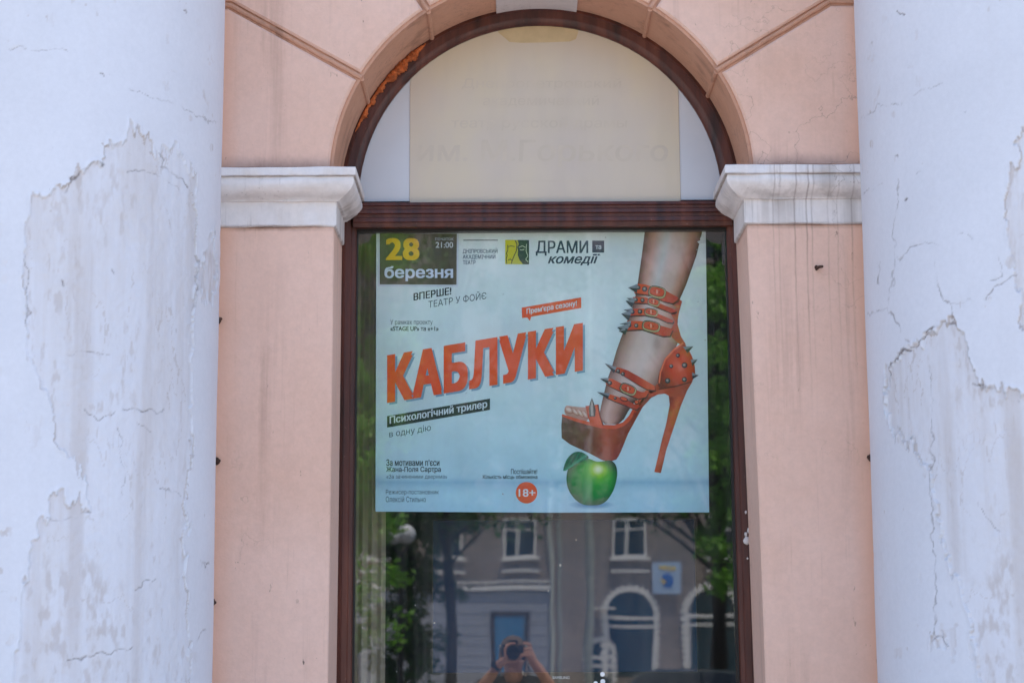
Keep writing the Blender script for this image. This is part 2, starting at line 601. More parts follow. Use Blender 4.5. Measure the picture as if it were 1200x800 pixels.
struct('ground', MB().box(-420, 420, -420, 420, -0.6, -0.14), M['ground'])
struct('pavement', MB().box(-60, 60, -9.0, 13, -0.13, 0.0), M['pave'])
struct('road', MB().box(-120, 120, -62, -9.15, -0.15, -0.12), M['asphalt'])
struct('pavement', MB().box(-60, 60, -75, -62.15, -0.13, 0.0), M['pave'])
struct('kerb', MB().box(-60, 60, -9.15, -9.0, -0.13, 0.012), M['kerb'])
struct('kerb', MB().box(-60, 60, -62.15, -62.0, -0.13, 0.012), M['kerb'])
rm = MB()
for k in range(-12, 13):
    rm.box(k * 6 - 1.5, k * 6 + 1.5, -35.6, -35.45, -0.119, -0.115)
struct('road_marking', rm, M['mark'])

# ------------------------------------------------------------------ theatre facade
YW = -0.28                 # front plane of the wall
YF = -0.03                 # front of the window frame
AX, AZ, AR = 0.087, 2.93, 0.594
theatre = thing('theatre_facade', 'pink and white theatre front with arched brown window between two peeling columns', 'theatre')
ZS = 2.947                 # impost top
ZT = 3.95
XL, XR = -1.15, 1.35


def polar(r, a):
    return (AX + r * math.cos(R(a)), AZ + r * math.sin(R(a)))


def fit_h(a, z):           # where the ray at angle a reaches height z
    return (AX + (z - AZ) / math.tan(R(a)), z)


ZJ = 3.45
wall = MB()
G = 0.013                 # half width of a joint between blocks
A_L, B_L, K_L, K_R, B_R, A_R = 150, 123, 103.2, 78.3, 57.6, 31.8
blocks = []
s0 = math.degrees(math.asin((ZS - AZ) / AR))
blocks.append([(XL, ZS)] + [polar(AR, 180 - s0 + (A_L - 180 + s0) * i / 16) for i in range(17)] + [fit_h(A_L, ZJ), (XL, ZJ)])
blocks.append([(XL, ZJ), fit_h(A_L, ZJ)] + [polar(AR, A_L + (B_L - A_L) * i / 14) for i in range(15)] + [fit_h(B_L, ZT), (XL, ZT)])
blocks.append([fit_h(B_L, ZT)] + [polar(AR, B_L + (K_L - B_L) * i / 12) for i in range(13)] + [fit_h(K_L, ZT)])
blocks.append([fit_h(K_R, ZT)] + [polar(AR, K_R + (B_R - K_R) * i / 12) for i in range(13)] + [fit_h(B_R, ZT)])
blocks.append([fit_h(B_R, ZT)] + [polar(AR, B_R + (A_R - B_R) * i / 14) for i in range(15)] + [fit_h(A_R, ZJ), (XR, ZJ), (XR, ZT)])
blocks.append([(XR, ZJ), fit_h(A_R, ZJ)] + [polar(AR, A_R + (s0 - A_R) * i / 16) for i in range(17)] + [(XR, ZS)])
for k, b in enumerate(blocks):
    if area(b) < 0:
        b = b[::-1]
    wall.prism(inset(b, G), YW, -0.012, 0.006)
# piers under the imposts, a little out of true
pl = [(XL, 0.0), (-0.512, 0.0), (-0.505, 1.98), (-0.5035, 2.79), (XL, 2.79)]
pr = [(0.7, 0.0), (XR, 0.0), (XR, 2.79), (0.668, 2.79), (0.6815, 1.975)]
wall.prism(pl, YW, -0.012, 0.004)
wall.prism(pr, YW, -0.012, 0.004)
wall.prism([(-0.50, 0.0), (0.69, 0.0), (0.69, 0.62), (-0.50, 0.62)], YW + 0.02, 0.3)
wo = wall.build('wall', M['pink'], theatre)
# mortar bed behind the blocks, showing in the joints
mo = MB()
ring_o = [(XL, ZS - 0.14)] + [(XL, ZT), (XR, ZT), (XR, ZS - 0.14)]
ring_i = arc(AX, AZ, AR + 0.003, 0, 180, 60)
mo.prism(ring_o + [(AX + AR + 0.003, ZS - 0.14)] + ring_i + [(AX - AR - 0.003, ZS - 0.14)], YW + 0.012, -0.014)
g_ = random.Random(12)
for ang, zc_ in ((A_L, ZJ), (B_L, None), (B_R, None), (A_R, ZJ)):          # the raised bead struck along each joint
    p0 = polar(AR + 0.002, ang)
    p1 = fit_h(ang, zc_ if zc_ else ZT)
    line = [p0, p1] + ([(XL if ang > 90 else XR, ZJ)] if zc_ else [])
    pts_ = []
    for a, b in zip(line[:-1], line[1:]):
        k_ = max(2, int(math.dist(a, b) / 0.02))
        pts_ += [(a[0] + (b[0] - a[0]) * q / k_ + g_.uniform(-.001, .001), YW + 0.011 + g_.uniform(-.001, .001), a[1] + (b[1] - a[1]) * q / k_ + 0.002 + g_.uniform(-.001, .001)) for q in range(k_)]
    mo.tube([(p0[0], YW + 0.014, p0[1]), (p0[0], -0.02, p0[1])], 0.0075, 8)
    mo.tube(pts_, [0.0072 + g_.uniform(-.0009, .0009) for _ in pts_], 8)
mo.build('joint_mortar', M['joint'], theatre)
ks = MB()
kp = [polar(AR - 0.004, K_L - 0.6 + (K_R - K_L + 1.2) * i / 10) for i in range(11)] + [fit_h(K_R + 0.6, 3.98), fit_h(K_L - 0.6, 3.98)]
ks.prism(kp, YW - 0.05, -0.02, 0.01)
ks.build('keystone', M['keystone'], theatre)

# the rest of the building
bd = MB()
bd.box(-16, XL, YW + 0.004, 0.4, 0, 9.6)
bd.box(XR, 16, YW + 0.004, 0.4, 0, 9.6)
bd.box(XL, XR, YW + 0.004, 0.4, ZT + 0.002, 9.6)
bd.box(-16, -15.6, 0.4, 14, 0, 9.6)
bd.box(15.6, 16, 0.4, 14, 0, 9.6)
bd.box(-16, 16, 13.6, 14, 0, 9.6)
bd.box(XL, -0.52, 0.0, 0.4, 0, ZT)
bd.box(0.71, XR, 0.0, 0.4, 0, ZT)
bd.build('side_wall', M['pink'], theatre)
ro = MB()  # unseen roof and cornice, height and overhang shaped to shorten their shadow
ro.box(-16.3, 16.3, -0.5, 14.3, 9.6, 9.85)
ro.box(-16, 16, -0.98, -0.29, 8.7, 9.3)
ro.build('roof', M['roof'], theatre)
rmx = MB()
rmx.box(-3.4, 3.4, 4.4, 4.5, 0.4, 4.2)
rmx.box(-3.5, -3.4, 0.41, 4.5, 0.4, 4.2)
rmx.box(3.4, 3.5, 0.41, 4.5, 0.4, 4.2)
rmx.box(-3.5, 3.5, 0.41, 4.5, 0.3, 0.4)
rmx.box(-3.5, 3.5, 0.41, 4.5, 4.2, 4.3)
rmx.build('foyer_lining', M['room'], theatre)

# imposts: the moulding turns the corner into the window reveal
def impost(xe, sgn, xcol):
    prof = [(0.064, 2.947), (0.066, 2.945), (0.066, 2.9235), (0.0645, 2.922), (0.0585, 2.9212), (0.0585, 2.917), (0.0605, 2.913), (0.061, 2.905), (0.0585, 2.896), (0.052, 2.887), (0.042, 2.8785),
            (0.031, 2.871), (0.022, 2.8655), (0.0165, 2.8625), (0.0155, 2.8605), (0.0075, 2.860), (0.007, 2.855), (0.007, 2.793), (0.0055, 2.7905), (0.0, 2.789)]
    mb = MB()
    A = [(xcol, YW - p, z) for p, z in prof] + [(xcol, YW + 0.1, 2.789), (xcol, YW + 0.1, 2.947)]
    nb = 26
    rings = []
    for i in range(nb + 1):                               # slightly wavy along the front
        u = i / nb
        x1 = u
        rg = []
        for j, (p, z) in enumerate(prof):
            xx = xcol + (xe + sgn * p - xcol) * u
            wv = 0.0012 * math.sin(9 * u + j * 0.7) + 0.0009 * math.sin(23 * u + 1.3 * j + sgn)
            rg.append((xx, YW - p + wv, z + wv * 0.8))
        rg += [(xcol + (xe - sgn * 0.05 - xcol) * u, YW + 0.1, 2.789), (xcol + (xe - sgn * 0.05 - xcol) * u, YW + 0.1, 2.947)]
        rings.append(rg)
    last = [(xe + sgn * p, -0.035, z) for p, z in prof] + [(xe - sgn * 0.05, -0.035, 2.789), (xe - sgn * 0.05, -0.035, 2.947)]
    rings.append(last)
    mb.rings(rings)
    return mb.build('impost', M['impost'], theatre, smooth=True)


impost(-0.5035, 1, -1.0)
impost(0.668, -1, 1.2)

# ------------------------------------------------------------------ window
win = thing('arched_window', None, None)
win.parent = theatre
win.name = 'window'
JX0, JX1 = -0.507, 0.694
fr = MB()
prof = [(0.0, 0.03), (0.0, YF), (0.011, YF - 0.002), (0.014, YF + 0.003), (0.030, YF + 0.0045), (0.034, YF + 0.0095), (0.044, YF + 0.011), (0.0475, YF + 0.016), (0.0475, 0.03)]


def frame_path(d):
    pts = [(JX0 + d * (0.86 if d else 1), 0.55), (JX0 + d * 0.93, 1.98), (-0.5075 + d * 0.98, 2.84)]
    pts += [polar(0.601 - d * 1.2, 180 - 180 * i / 48) for i in range(49)]
    pts += [(0.6835 - d * 0.9, 2.84), (JX1 - d, 1.95), (JX1 + 0.006 - d, 0.55)]
    return pts


paths = [frame_path(d) for d, y in prof]
rings = []
for i in range(len(paths[0])):
    rings.append([(paths[j][i][0], prof[j][1], paths[j][i][1]) for j in range(len(prof))])
fr.rings(rings)
frame = fr.build('frame', M['frame'], win, smooth=True)
tr_ = MB()
tprof = [(2.9175, 0.03), (2.9175, -0.041), (2.908, -0.0445), (2.9055, -0.040), (2.898, -0.0395), (2.8945, -0.0445), (2.884, -0.046), (2.8815, -0.0405),
         (2.872, -0.040), (2.8695, -0.045), (2.858, -0.0465), (2.855, -0.042), (2.8435, -0.040), (2.8435, 0.03)]
tr_.rings([[(x, y, z) for z, y in tprof] for x in (-0.47, 0.655)])
tr_.build('transom', M['frame'], win)
gk = MB()
gk.box(-0.466, -0.4585, -0.013, 0.02, 0.6, 2.8435)
gk.box(0.640, 0.6475, -0.013, 0.02, 0.6, 2.8435)
gk.box(-0.4585, 0.640, -0.013, 0.02, 2.836, 2.8434)
gk.build('gasket', M['gasket'], win)
pane = MB().box(-0.458, 0.6395, 0.0, 0.004, 0.62, 2.8355).build('pane', M['glass'], win)
sl = MB().box(-0.47, 0.655, -0.06, 0.36, 0.56, 0.62)
sl.build('sill', M['frame'], win)
# lunette: white board with a beige plaque that once carried the theatre's name
LR = 0.5475
lu = MB()
lu.prism([polar(LR, 180 * i / 48) for i in range(49)], -0.004, 0.02)
lun = lu.build('lunette_board', M['lunette'], win)
x0p, x1p = P(480, 230, -0.006).x, P(797.5, 230, -0.006).x
pts = [(x0p, 2.919), (x1p, 2.919)]
a1 = math.degrees(math.acos((x1p - AX) / 0.5465))
a0 = math.degrees(math.acos((x0p - AX) / 0.5465))
pts += [polar(0.5465, a1 + (a0 - a1) * i / 30) for i in range(31)]
brd = MB().prism(pts, -0.007, -0.0041, 0.0008)
board = brd.build('beige_plaque', M['board'], lun)
stp = [P(x, y, -0.0078) for x, y in [(584, 38.5), (592, 45), (597, 49.5), (612, 50.5), (640, 50), (668, 49), (675, 46), (677, 40)]]
ca = [polar(0.5455, 180 - k) for k in ()]
st_ = [(p.x, p.z) for p in stp]
aa0 = math.degrees(math.atan2(st_[0][1] - AZ, st_[0][0] - AX))
aa1 = math.degrees(math.atan2(st_[-1][1] - AZ, st_[-1][0] - AX))
MB().prism(st_ + [polar(0.5445, aa1 + (aa0 - aa1) * i / 10) for i in range(11)], -0.0078, -0.0071).build('varnish_stain', M['stain'], lun)

# orange expanding foam squeezed out between arch and frame
rng = random.Random(3)
fo = MB()
rs = []
for i in range(150):
    u = i / 149
    a = 159.5 - u * 34
    wv = 0.0065 + 0.003 * math.sin(i * 0.31) + rng.uniform(-0.0018, 0.0018)
    wv *= min(1, 8 * u) * min(1, 5 * (1 - u)) ** 0.7
    wv += 0.009 * math.exp(-((a - 137) / 4.0) ** 2) + 0.006 * math.exp(-((a - 130) / 3.0) ** 2)
    c = polar(0.5915 - wv * 0.55, a)
    hh = (0.007 + wv * 0.8) * (0.8 + 0.25 * math.sin(i * 0.9) + rng.uniform(-.12, .12))
    rg = []
    for q in range(10):
        t_ = q / 10 * 2 * math.pi
        rr = 1 + rng.uniform(-0.14, 0.14)
        rad = wv * math.cos(t_) * rr
        rg.append((c[0] + rad * math.cos(R(a)), -0.034 - hh * math.sin(t_) * rr * 0.8, c[1] + rad * math.sin(R(a))))
    rs.append(rg)
fo.rings(rs)
fo.build('expanding_foam', M['foam'], frame, smooth='all')


def blob(mb, c, r, seed, sq=(1, 1, 1)):
    bm = bmesh.new()
    bmesh.ops.create_icosphere(bm, subdivisions=2, radius=1)
    g = random.Random(seed)
    vv = [(c[0] + v.co.x * r * sq[0] * (1 + g.uniform(-.25, .25)), c[1] + v.co.y * r * sq[1] * (1 + g.uniform(-.25, .25)), c[2] + v.co.z * r * sq[2] * (1 + g.uniform(-.25, .25))) for v in bm.verts]
    bm.verts.ensure_lookup_table()
    mb.add(vv, [[v.index for v in f.verts] for f in bm.faces])
    bm.free()


for k, (x, y, r, q) in enumerate([(875, 633, 4.2, 1.2), (874, 626, 2, 1.5), (877, 621, 1.6, 2.2), (876, 654, 1.2, 1), (874, 600, 1.3, 1.6)]):
    p = P(x, y, YF)
    db = MB()
    blob(db, p, r * 0.0025, k, (0.9, 0.5, q))
    db.build('plaster_splash', M['white_dab'], frame, smooth='all')

# rusty stubs left in the wall
for k, (x, y, dx) in enumerate([(957, 314, 1), (254, 540, 1), (249, 705, 1), (1020, 536, -1), (256, 375, 1)]):
    p = P(x, y, YW)
    mb = MB()
    mb.tube([(p.x, YW + 0.02, p.z), (p.x + 0.004 * dx, YW - 0.02, p.z - 0.001), (p.x + 0.012 * dx, YW - 0.03, p.z - 0.002)], [0.006, 0.006, 0.0045] if k else [0.004, 0.0045, 0.0035], 8)
    blob(mb, (p.x, YW - 0.002, p.z), 0.009 if k else 0.006, k + 20, (1, 0.25, 1.2))
    mb.build('rusty_stub', M['rust'], theatre)

# ------------------------------------------------------------------ columns
def vnoise(u, v, seed):
    """value noise on arrays"""
    iu, iv = np.floor(u).astype(np.int64), np.floor(v).astype(np.int64)
    fu, fv = u - iu, v - iv
    fu, fv = fu * fu * (3 - 2 * fu), fv * fv * (3 - 2 * fv)

    def h(a, b):
        n_ = (a * 374761393 + b * 668265263 + seed * 1442695041) & 0x7fffffff
        n_ = ((n_ ^ (n_ >> 13)) * 1274126177) & 0x7fffffff
        return ((n_ ^ (n_ >> 16)) & 0xffff) / 65535.0
    a, b, c, d = h(iu, iv), h(iu + 1, iv), h(iu, iv + 1), h(iu + 1, iv + 1)
    return (a * (1 - fu) + b * fu) * (1 - fv) + (c * (1 - fu) + d * fu) * fv


def fbm(u, v, seed, oc=5):
    s, a, t_ = 0, 0.5, 0
    for k in range(oc):
        s = s + a * vnoise(u * 2 ** k + 17 * k, v * 2 ** k + 5 * k, seed + k)
        t_ += a
        a *= 0.5
    return s / t_


def in_poly(x, y, poly):
    ins = np.zeros(x.shape, bool)
    n_ = len(poly)
    for i in range(n_):
        x1, y1 = poly[i]
        x2, y2 = poly[(i + 1) % n_]
        if y1 == y2:
            continue
        c = ((y1 > y) != (y2 > y)) & (x < (x2 - x1) * (y - y1) / (y2 - y1) + x1)
        ins ^= c
    return ins


def line_dist(x, y, pl_):
    d = np.full(x.shape, 1e9)
    for (x1, y1), (x2, y2) in zip(pl_[:-1], pl_[1:]):
        L = (x2 - x1) ** 2 + (y2 - y1) ** 2 + 1e-9
        t_ = np.clip(((x - x1) * (x2 - x1) + (y - y1) * (y2 - y1)) / L, 0, 1)
        d = np.minimum(d, np.hypot(x - x1 - t_ * (x2 - x1), y - y1 - t_ * (y2 - y1)))
    return d


PEEL = {
 'L': [  # (outline, depth m, wear amount)
  ([(30, 283), (34, 240), (50, 226), (74, 222), (86, 205), (98, 195), (112, 190), (123, 193), (122, 171), (140, 168), (150, 165), (152, 146), (155, 143), (158, 158), (163, 153), (170, 163), (173, 160), (180, 182), (187, 178), (190, 172), (206, 168), (209, 184), (222, 192), (228, 200), (229, 218), (230, 330), (228, 352), (224, 420), (226, 520), (214, 600), (220, 700), (224, 820), (14, 820), (22, 720), (36, 640), (50, 612), (60, 604), (92, 600), (105, 596), (100, 560), (66, 520), (60, 470), (32, 420), (30, 350)], 0.0011, 0.62),
  ([(92, 208), (104, 196), (121, 190), (118, 200), (98, 205), (86, 232), (80, 222)], 0.0014, 0.9),
  ([(55, 585), (70, 575), (80, 592), (95, 580), (100, 600), (108, 598), (85, 606), (58, 608)], 0.0012, 0.9),
  ([(92, 545), (104, 527), (108, 535), (100, 560), (96, 566)], 0.0012, 0.5),
  ([(204, 574), (210, 572), (216, 578), (222, 610), (220, 628), (208, 600)], 0.0012, 0.7),
  ([(230, 330), (250, 262), (254, 318), (248, 360), (240, 350)], 0.0010, 0.8),
  ([(190, 690), (205, 686), (220, 690), (216, 700), (205, 694), (196, 715), (190, 712)], 0.0010, 0.5),
 ],
 'R': [
  ([(1196, 152), (1190, 165), (1196, 182), (1186, 200), (1181, 215), (1178, 250), (1183, 290), (1188, 318), (1194, 352), (1195, 385), (1260, 390), (1260, 150)], 0.0022, 0.75),
  ([(1038, 432), (1046, 424), (1056, 414), (1068, 405), (1079, 401), (1086, 392), (1096, 384), (1108, 377), (1117, 380), (1124, 386), (1130, 402), (1136, 424), (1143, 448), (1166, 452), (1182, 459), (1260, 470), (1260, 820), (1152, 820), (1136, 720), (1108, 650), (1092, 560), (1070, 520), (1044, 505), (1036, 470)], 0.0022, 0.6),
  ([(1090, 745), (1104, 748), (1112, 758), (1102, 760), (1092, 756)], 0.0010, 0.6),
  ([(1160, 775), (1185, 770), (1200, 790), (1170, 800)], 0.0010, 0.6),
 ]}
CRACK = {
 'L': [([(77, 222), (86, 207), (98, 196), (110, 191), (121, 193)], 1.3), ([(150, 200), (175, 199), (195, 211), (212, 221)], 0.7), ([(190, 196), (202, 199), (216, 210), (222, 220)], 1.0),
       ([(186, 178), (192, 186), (190, 196)], .7), ([(100, 480), (106, 488), (118, 490), (130, 488), (136, 483)], 0.8), ([(145, 481), (168, 480), (190, 483), (200, 470)], 0.9),
       ([(80, 775), (110, 767), (155, 758)], 0.8), ([(55, 608), (75, 607), (90, 603), (106, 599)], 0.8), ([(140, 500), (146, 540), (145, 580)], 0.4), ([(163, 497), (178, 506)], .6),
       ([(150, 105), (180, 115), (210, 124), (240, 140), (255, 145)], 0.35), ([(32, 285), (30, 310), (34, 330), (31, 380)], 0.6), ([(62, 165), (60, 172)], 1.6), ([(216, 11), (218, 14)], 1.0),
       ([(116, 86), (119, 88)], 1.2), ([(12, 56), (50, 58), (80, 61)], 0.4), ([(235, 655), (238, 662), (241, 656), (246, 662)], 0.9), ([(222, 758), (240, 736)], .6), ([(192, 573), (212, 578)], .8),
       ([(229, 300), (232, 345), (228, 365)], .7), ([(0, 692), (8, 690)], .8), ([(75, 328), (76, 334)], 1.2), ([(132, 315), (134, 320)], .9), ([(66, 416), (100, 411), (130, 416)], .6), ([(160, 690), (172, 682), (182, 678)], .5)],
 'R': [([(1040, 430), (1047, 423), (1056, 414), (1068, 405), (1079, 401), (1086, 392), (1096, 384), (1108, 377), (1118, 379)], 1.5), ([(1018, 369), (1030, 362), (1041, 361), (1050, 374), (1056, 385), (1063, 399)], 0.95),
       ([(1118, 379), (1117, 360), (1108, 350), (1100, 330), (1095, 308)], 0.6), ([(1108, 350), (1118, 357), (1140, 351), (1156, 350), (1166, 336), (1178, 330), (1192, 320)], 0.8),
       ([(1052, 302), (1066, 292), (1080, 287), (1106, 286), (1128, 272), (1140, 282)], 0.45), ([(1055, 210), (1048, 250), (1048, 300), (1045, 330), (1041, 361)], 0.4),
       ([(1055, 122), (1080, 106), (1104, 98)], .45), ([(1008, 142), (1030, 124), (1055, 120)], 0.4), ([(1141, 450), (1152, 453), (1166, 456), (1182, 460), (1196, 468)], 1.2), ([(1088, 430), (1091, 520), (1092, 600), (1096, 690), (1097, 742)], 0.5),
       ([(1146, 590), (1160, 615), (1172, 626)], .7), ([(1062, 236), (1064, 233)], 2.0), ([(1022, 52), (1028, 49)], 1.2), ([(1052, 12), (1060, 16)], 1.0), ([(1074, 202), (1080, 199)], .9), ([(1050, 180), (1052, 182)], 1.0),
       ([(1028, 330), (1030, 310)], .6), ([(1040, 430), (1042, 446), (1036, 466)], .7), ([(1012, 228), (1020, 221), (1035, 218)], .4), ([(1170, 300), (1176, 324), (1160, 330)], .4), ([(1092, 750), (1100, 746), (1110, 756)], .8)]}


def column(key, edge_px, side):
    """white column: dense worn skin where it faces the street"""
    r0 = 0.52
    yc = YW - 0.16
    ang = math.atan2((P(edge_px, 400, 0).x - CAM.x), 5.4)
    xc = side * 1.4
    for _ in range(30):
        L = math.hypot(xc, yc - CAM.y)
        need = abs(ang) + math.asin(r0 / L)
        xc = side * math.tan(need) * (yc - CAM.y)
    base = thing('column', None, None, (xc, yc, 0))
    base.parent = theatre
    # angles measured from the street-facing direction, positive to the inside
    a_d = np.arange(-0.62, 1.72, 0.0031 / r0)
    a_c = np.linspace(1.72, 2 * math.pi - 0.62, 40)[1:-1]
    th = np.concatenate([a_d, a_c])
    z_d = np.arange(1.30, 3.72, 0.0032)
    zz = np.concatenate([np.linspace(0.35, 1.30, 8)[:-1], z_d, np.linspace(3.72, 8.3, 12)[1:]])
    T, Z = np.meshgrid(th, zz)
    inside = -side
    def pos(rad):
        return (xc + inside * rad * np.sin(T), yc - rad * np.cos(T), Z)
    rad = r0 * (1 - 0.0035 * (Z - 2.4)) + 0 * T
    u, v = T * r0, Z
    rad = rad + 0.006 * (fbm(u * 2.2, v * 1.2, 5) - 0.5) + 0.0016 * (fbm(u * 11, v * 7, 9) - 0.5)
    px, py = to_px(pos(rad))
    jx = (fbm(u * 60, v * 40, 31, 5) - 0.5) * 13
    jy = (fbm(u * 120, v * 14, 47, 4) - 0.5) * 34
    peel = np.zeros(T.shape)
    dep = np.zeros(T.shape)
    for k, (poly, d, wr) in enumerate(PEEL[key]):
        mk = in_poly(px + jx, py + jy, poly).astype(float)
        mod = np.clip((fbm(u * 9, v * 2.2, 70 + k) - 0.34) * 4.0, 0.0, 1)
        peel = np.maximum(peel, mk * wr * (0.35 + 0.65 * mod))
        dep = np.maximum(dep, mk * d)
    # scattered small flakes
    fl = np.clip((fbm(u * 30, v * 22, 91, 4) - 0.70) * 40, 0, 1) * np.clip((fbm(u * 3, v * 2, 92) - 0.5) * 8, 0, 1)
    dep0 = dep.copy()
    peel = np.maximum(peel * 0.8, fl * 0.35)
    dep = np.maximum(dep * 2.6, fl * 0.0008)
    crack = np.zeros(T.shape)
    jx2 = (fbm(u * 40, v * 40, 61, 4) - 0.5) * 11
    jy2 = (fbm(u * 40, v * 40, 77, 4) - 0.5) * 11
    for ln, wd in CRACK[key]:
        d = line_dist(px + jx2, py + jy2, ln)
        crack = np.maximum(crack, np.clip(1.1 - d / (0.5 + 0.75 * wd), 0, 1) * min(1, 0.35 + 0.55 * wd) * np.clip((fbm(u * 22, v * 22, 83, 4) - 0.26) * 3.2, 0, 1))
    # rain streaks and grime
    stn = np.clip((fbm(u * 28, v * 1.1, 21) - 0.52) * 4, 0, 1) * (0.06 + 0.5 * (peel > 0.05)) * np.clip((fbm(u * 2.5, v * 2.5, 22) - 0.3) * 3, 0, 1) * 0.5
    scr = np.clip((fbm(u * 90, v * 30, 23, 5) - 0.64) * 8, 0, 1) * (peel > 0.05) * 0.28 * np.clip((fbm(u * 5, v * 3, 24) - 0.4) * 5, 0, 1)
    mk = (dep0 > 0).astype(float)
    edge = np.zeros(T.shape)
    edge[:-1] += np.abs(mk[:-1] - mk[1:])
    edge[:, :-1] += np.abs(mk[:, :-1] - mk[:, 1:])
    edge = np.clip(edge, 0, 1) * np.clip((fbm(u * 14, v * 10, 25, 4) - 0.5) * 6, 0, 1)  # broken brown rim of the peels, contact shade painted into it
    lns = np.clip((np.abs(fbm(u * 16, v * 5, 26, 5) - 0.5) < 0.006).astype(float), 0, 1) * (peel > 0.05) * np.clip((fbm(u * 7, v * 7, 27) - 0.45) * 6, 0, 1)
    smear = np.clip((fbm(u * 70, v * 26, 28, 5) - 0.53) * 6, 0, 1) * np.clip((fbm(u * 4, v * 3, 29, 3) - 0.46) * 6, 0, 1) * (0.34 * (peel > 0.05))
    scr = np.maximum(scr, smear)
    stain = np.maximum(np.maximum(stn, scr), np.maximum(edge * 0.5, lns * 0.3))
    soft = mk.copy()
    for ax2 in (0, 1):
        acc = np.zeros(mk.shape)
        for q in range(-3, 4):
            acc += np.roll(soft, q, ax2)
        soft = acc / 7
    lip = np.clip(soft * (1 - mk) * 3, 0, 1) * np.clip((fbm(u * 18, v * 18, 30, 3) - 0.3) * 3, 0, 1)
    rough = (fbm(u * 45, v * 38, 33, 5) - 0.5) * 0.004 * np.clip((fbm(u * 5, v * 4, 34, 3) - 0.35) * 4, 0, 1)
    rad = rad + 0.0024 * lip + mk * rough
    rad = rad - dep - 0.0022 * crack - 0.0007 * scr + (dep > 0) * 0.0016 * (fbm(u * 70, v * 45, 99, 4) - 0.5)
    X, Y, Zv = pos(rad)
    nz, na = T.shape
    co = np.stack([X - xc, Y - yc, Zv], -1).reshape(-1, 3).astype(np.float32)
    idx = np.arange(nz * na).reshape(nz, na)
    a = idx[:-1, :].ravel()
    b_ = np.roll(idx, -1, 1)[:-1, :].ravel()
    c_ = np.roll(idx, -1, 1)[1:, :].ravel()
    d_ = idx[1:, :].ravel()
    quads = np.stack([a, b_, c_, d_] if inside > 0 else [d_, c_, b_, a], -1).astype(np.int32)
    me = bpy.data.meshes.new('shaft')
    me.vertices.add(len(co))
    me.vertices.foreach_set('co', co.ravel())
    me.loops.add(quads.size)
    me.loops.foreach_set('vertex_index', quads.ravel())
    me.polygons.add(len(quads))
    me.polygons.foreach_set('loop_start', np.arange(0, quads.size, 4, dtype=np.int32))
    me.polygons.foreach_set('loop_total', np.full(len(quads), 4, dtype=np.int32))
    me.update(calc_edges=True)
    me.validate()
    me.polygons.foreach_set('use_smooth', np.ones(len(quads), bool))
    at = me.attributes.new('wear', 'FLOAT_COLOR', 'POINT')
    wc = np.stack([peel, crack, stain, np.ones_like(peel)], -1).reshape(-1, 4).astype(np.float32)
    at.data.foreach_set('color', wc.ravel())
    me.materials.append(M['column'])
    o = bpy.data.objects.new('shaft', me)
    COL.objects.link(o)
    o.parent = base
    mb = MB()
    n_ = 64
    pr_ = [(0.66, 0.0), (0.66, 0.14), (0.60, 0.15), (0.625, 0.19), (0.60, 0.24), (0.545, 0.26), (0.56, 0.30), (0.53, 0.345), (0.45, 0.36)]
    mb.rings([[(r_ * math.cos(2 * math.pi * q / n_), r_ * math.sin(2 * math.pi * q / n_), z) for q in range(n_)] for r_, z in pr_])
    mb.build('base', M['impost'], None, smooth=True).parent = base
    mb = MB()
    pr_ = [(0.45, 8.25), (0.52, 8.3), (0.55, 8.34), (0.52, 8.38), (0.52, 8.44), (0.6, 8.52), (0.66, 8.6), (0.66, 8.7)]
    mb.rings([[(r_ * math.cos(2 * math.pi * q / n_), r_ * math.sin(2 * math.pi * q / n_), z) for q in range(n_)] for r_, z in pr_])
    mb.build('capital', M['impost'], None, smooth=True).parent = base
    return base


column('L', 255.5, -1)['label'] = 'peeling white column with broad scraped patch below its jagged top edge'
column('R', 1015, 1)['label'] = 'cracked white column with flaking whitewash'

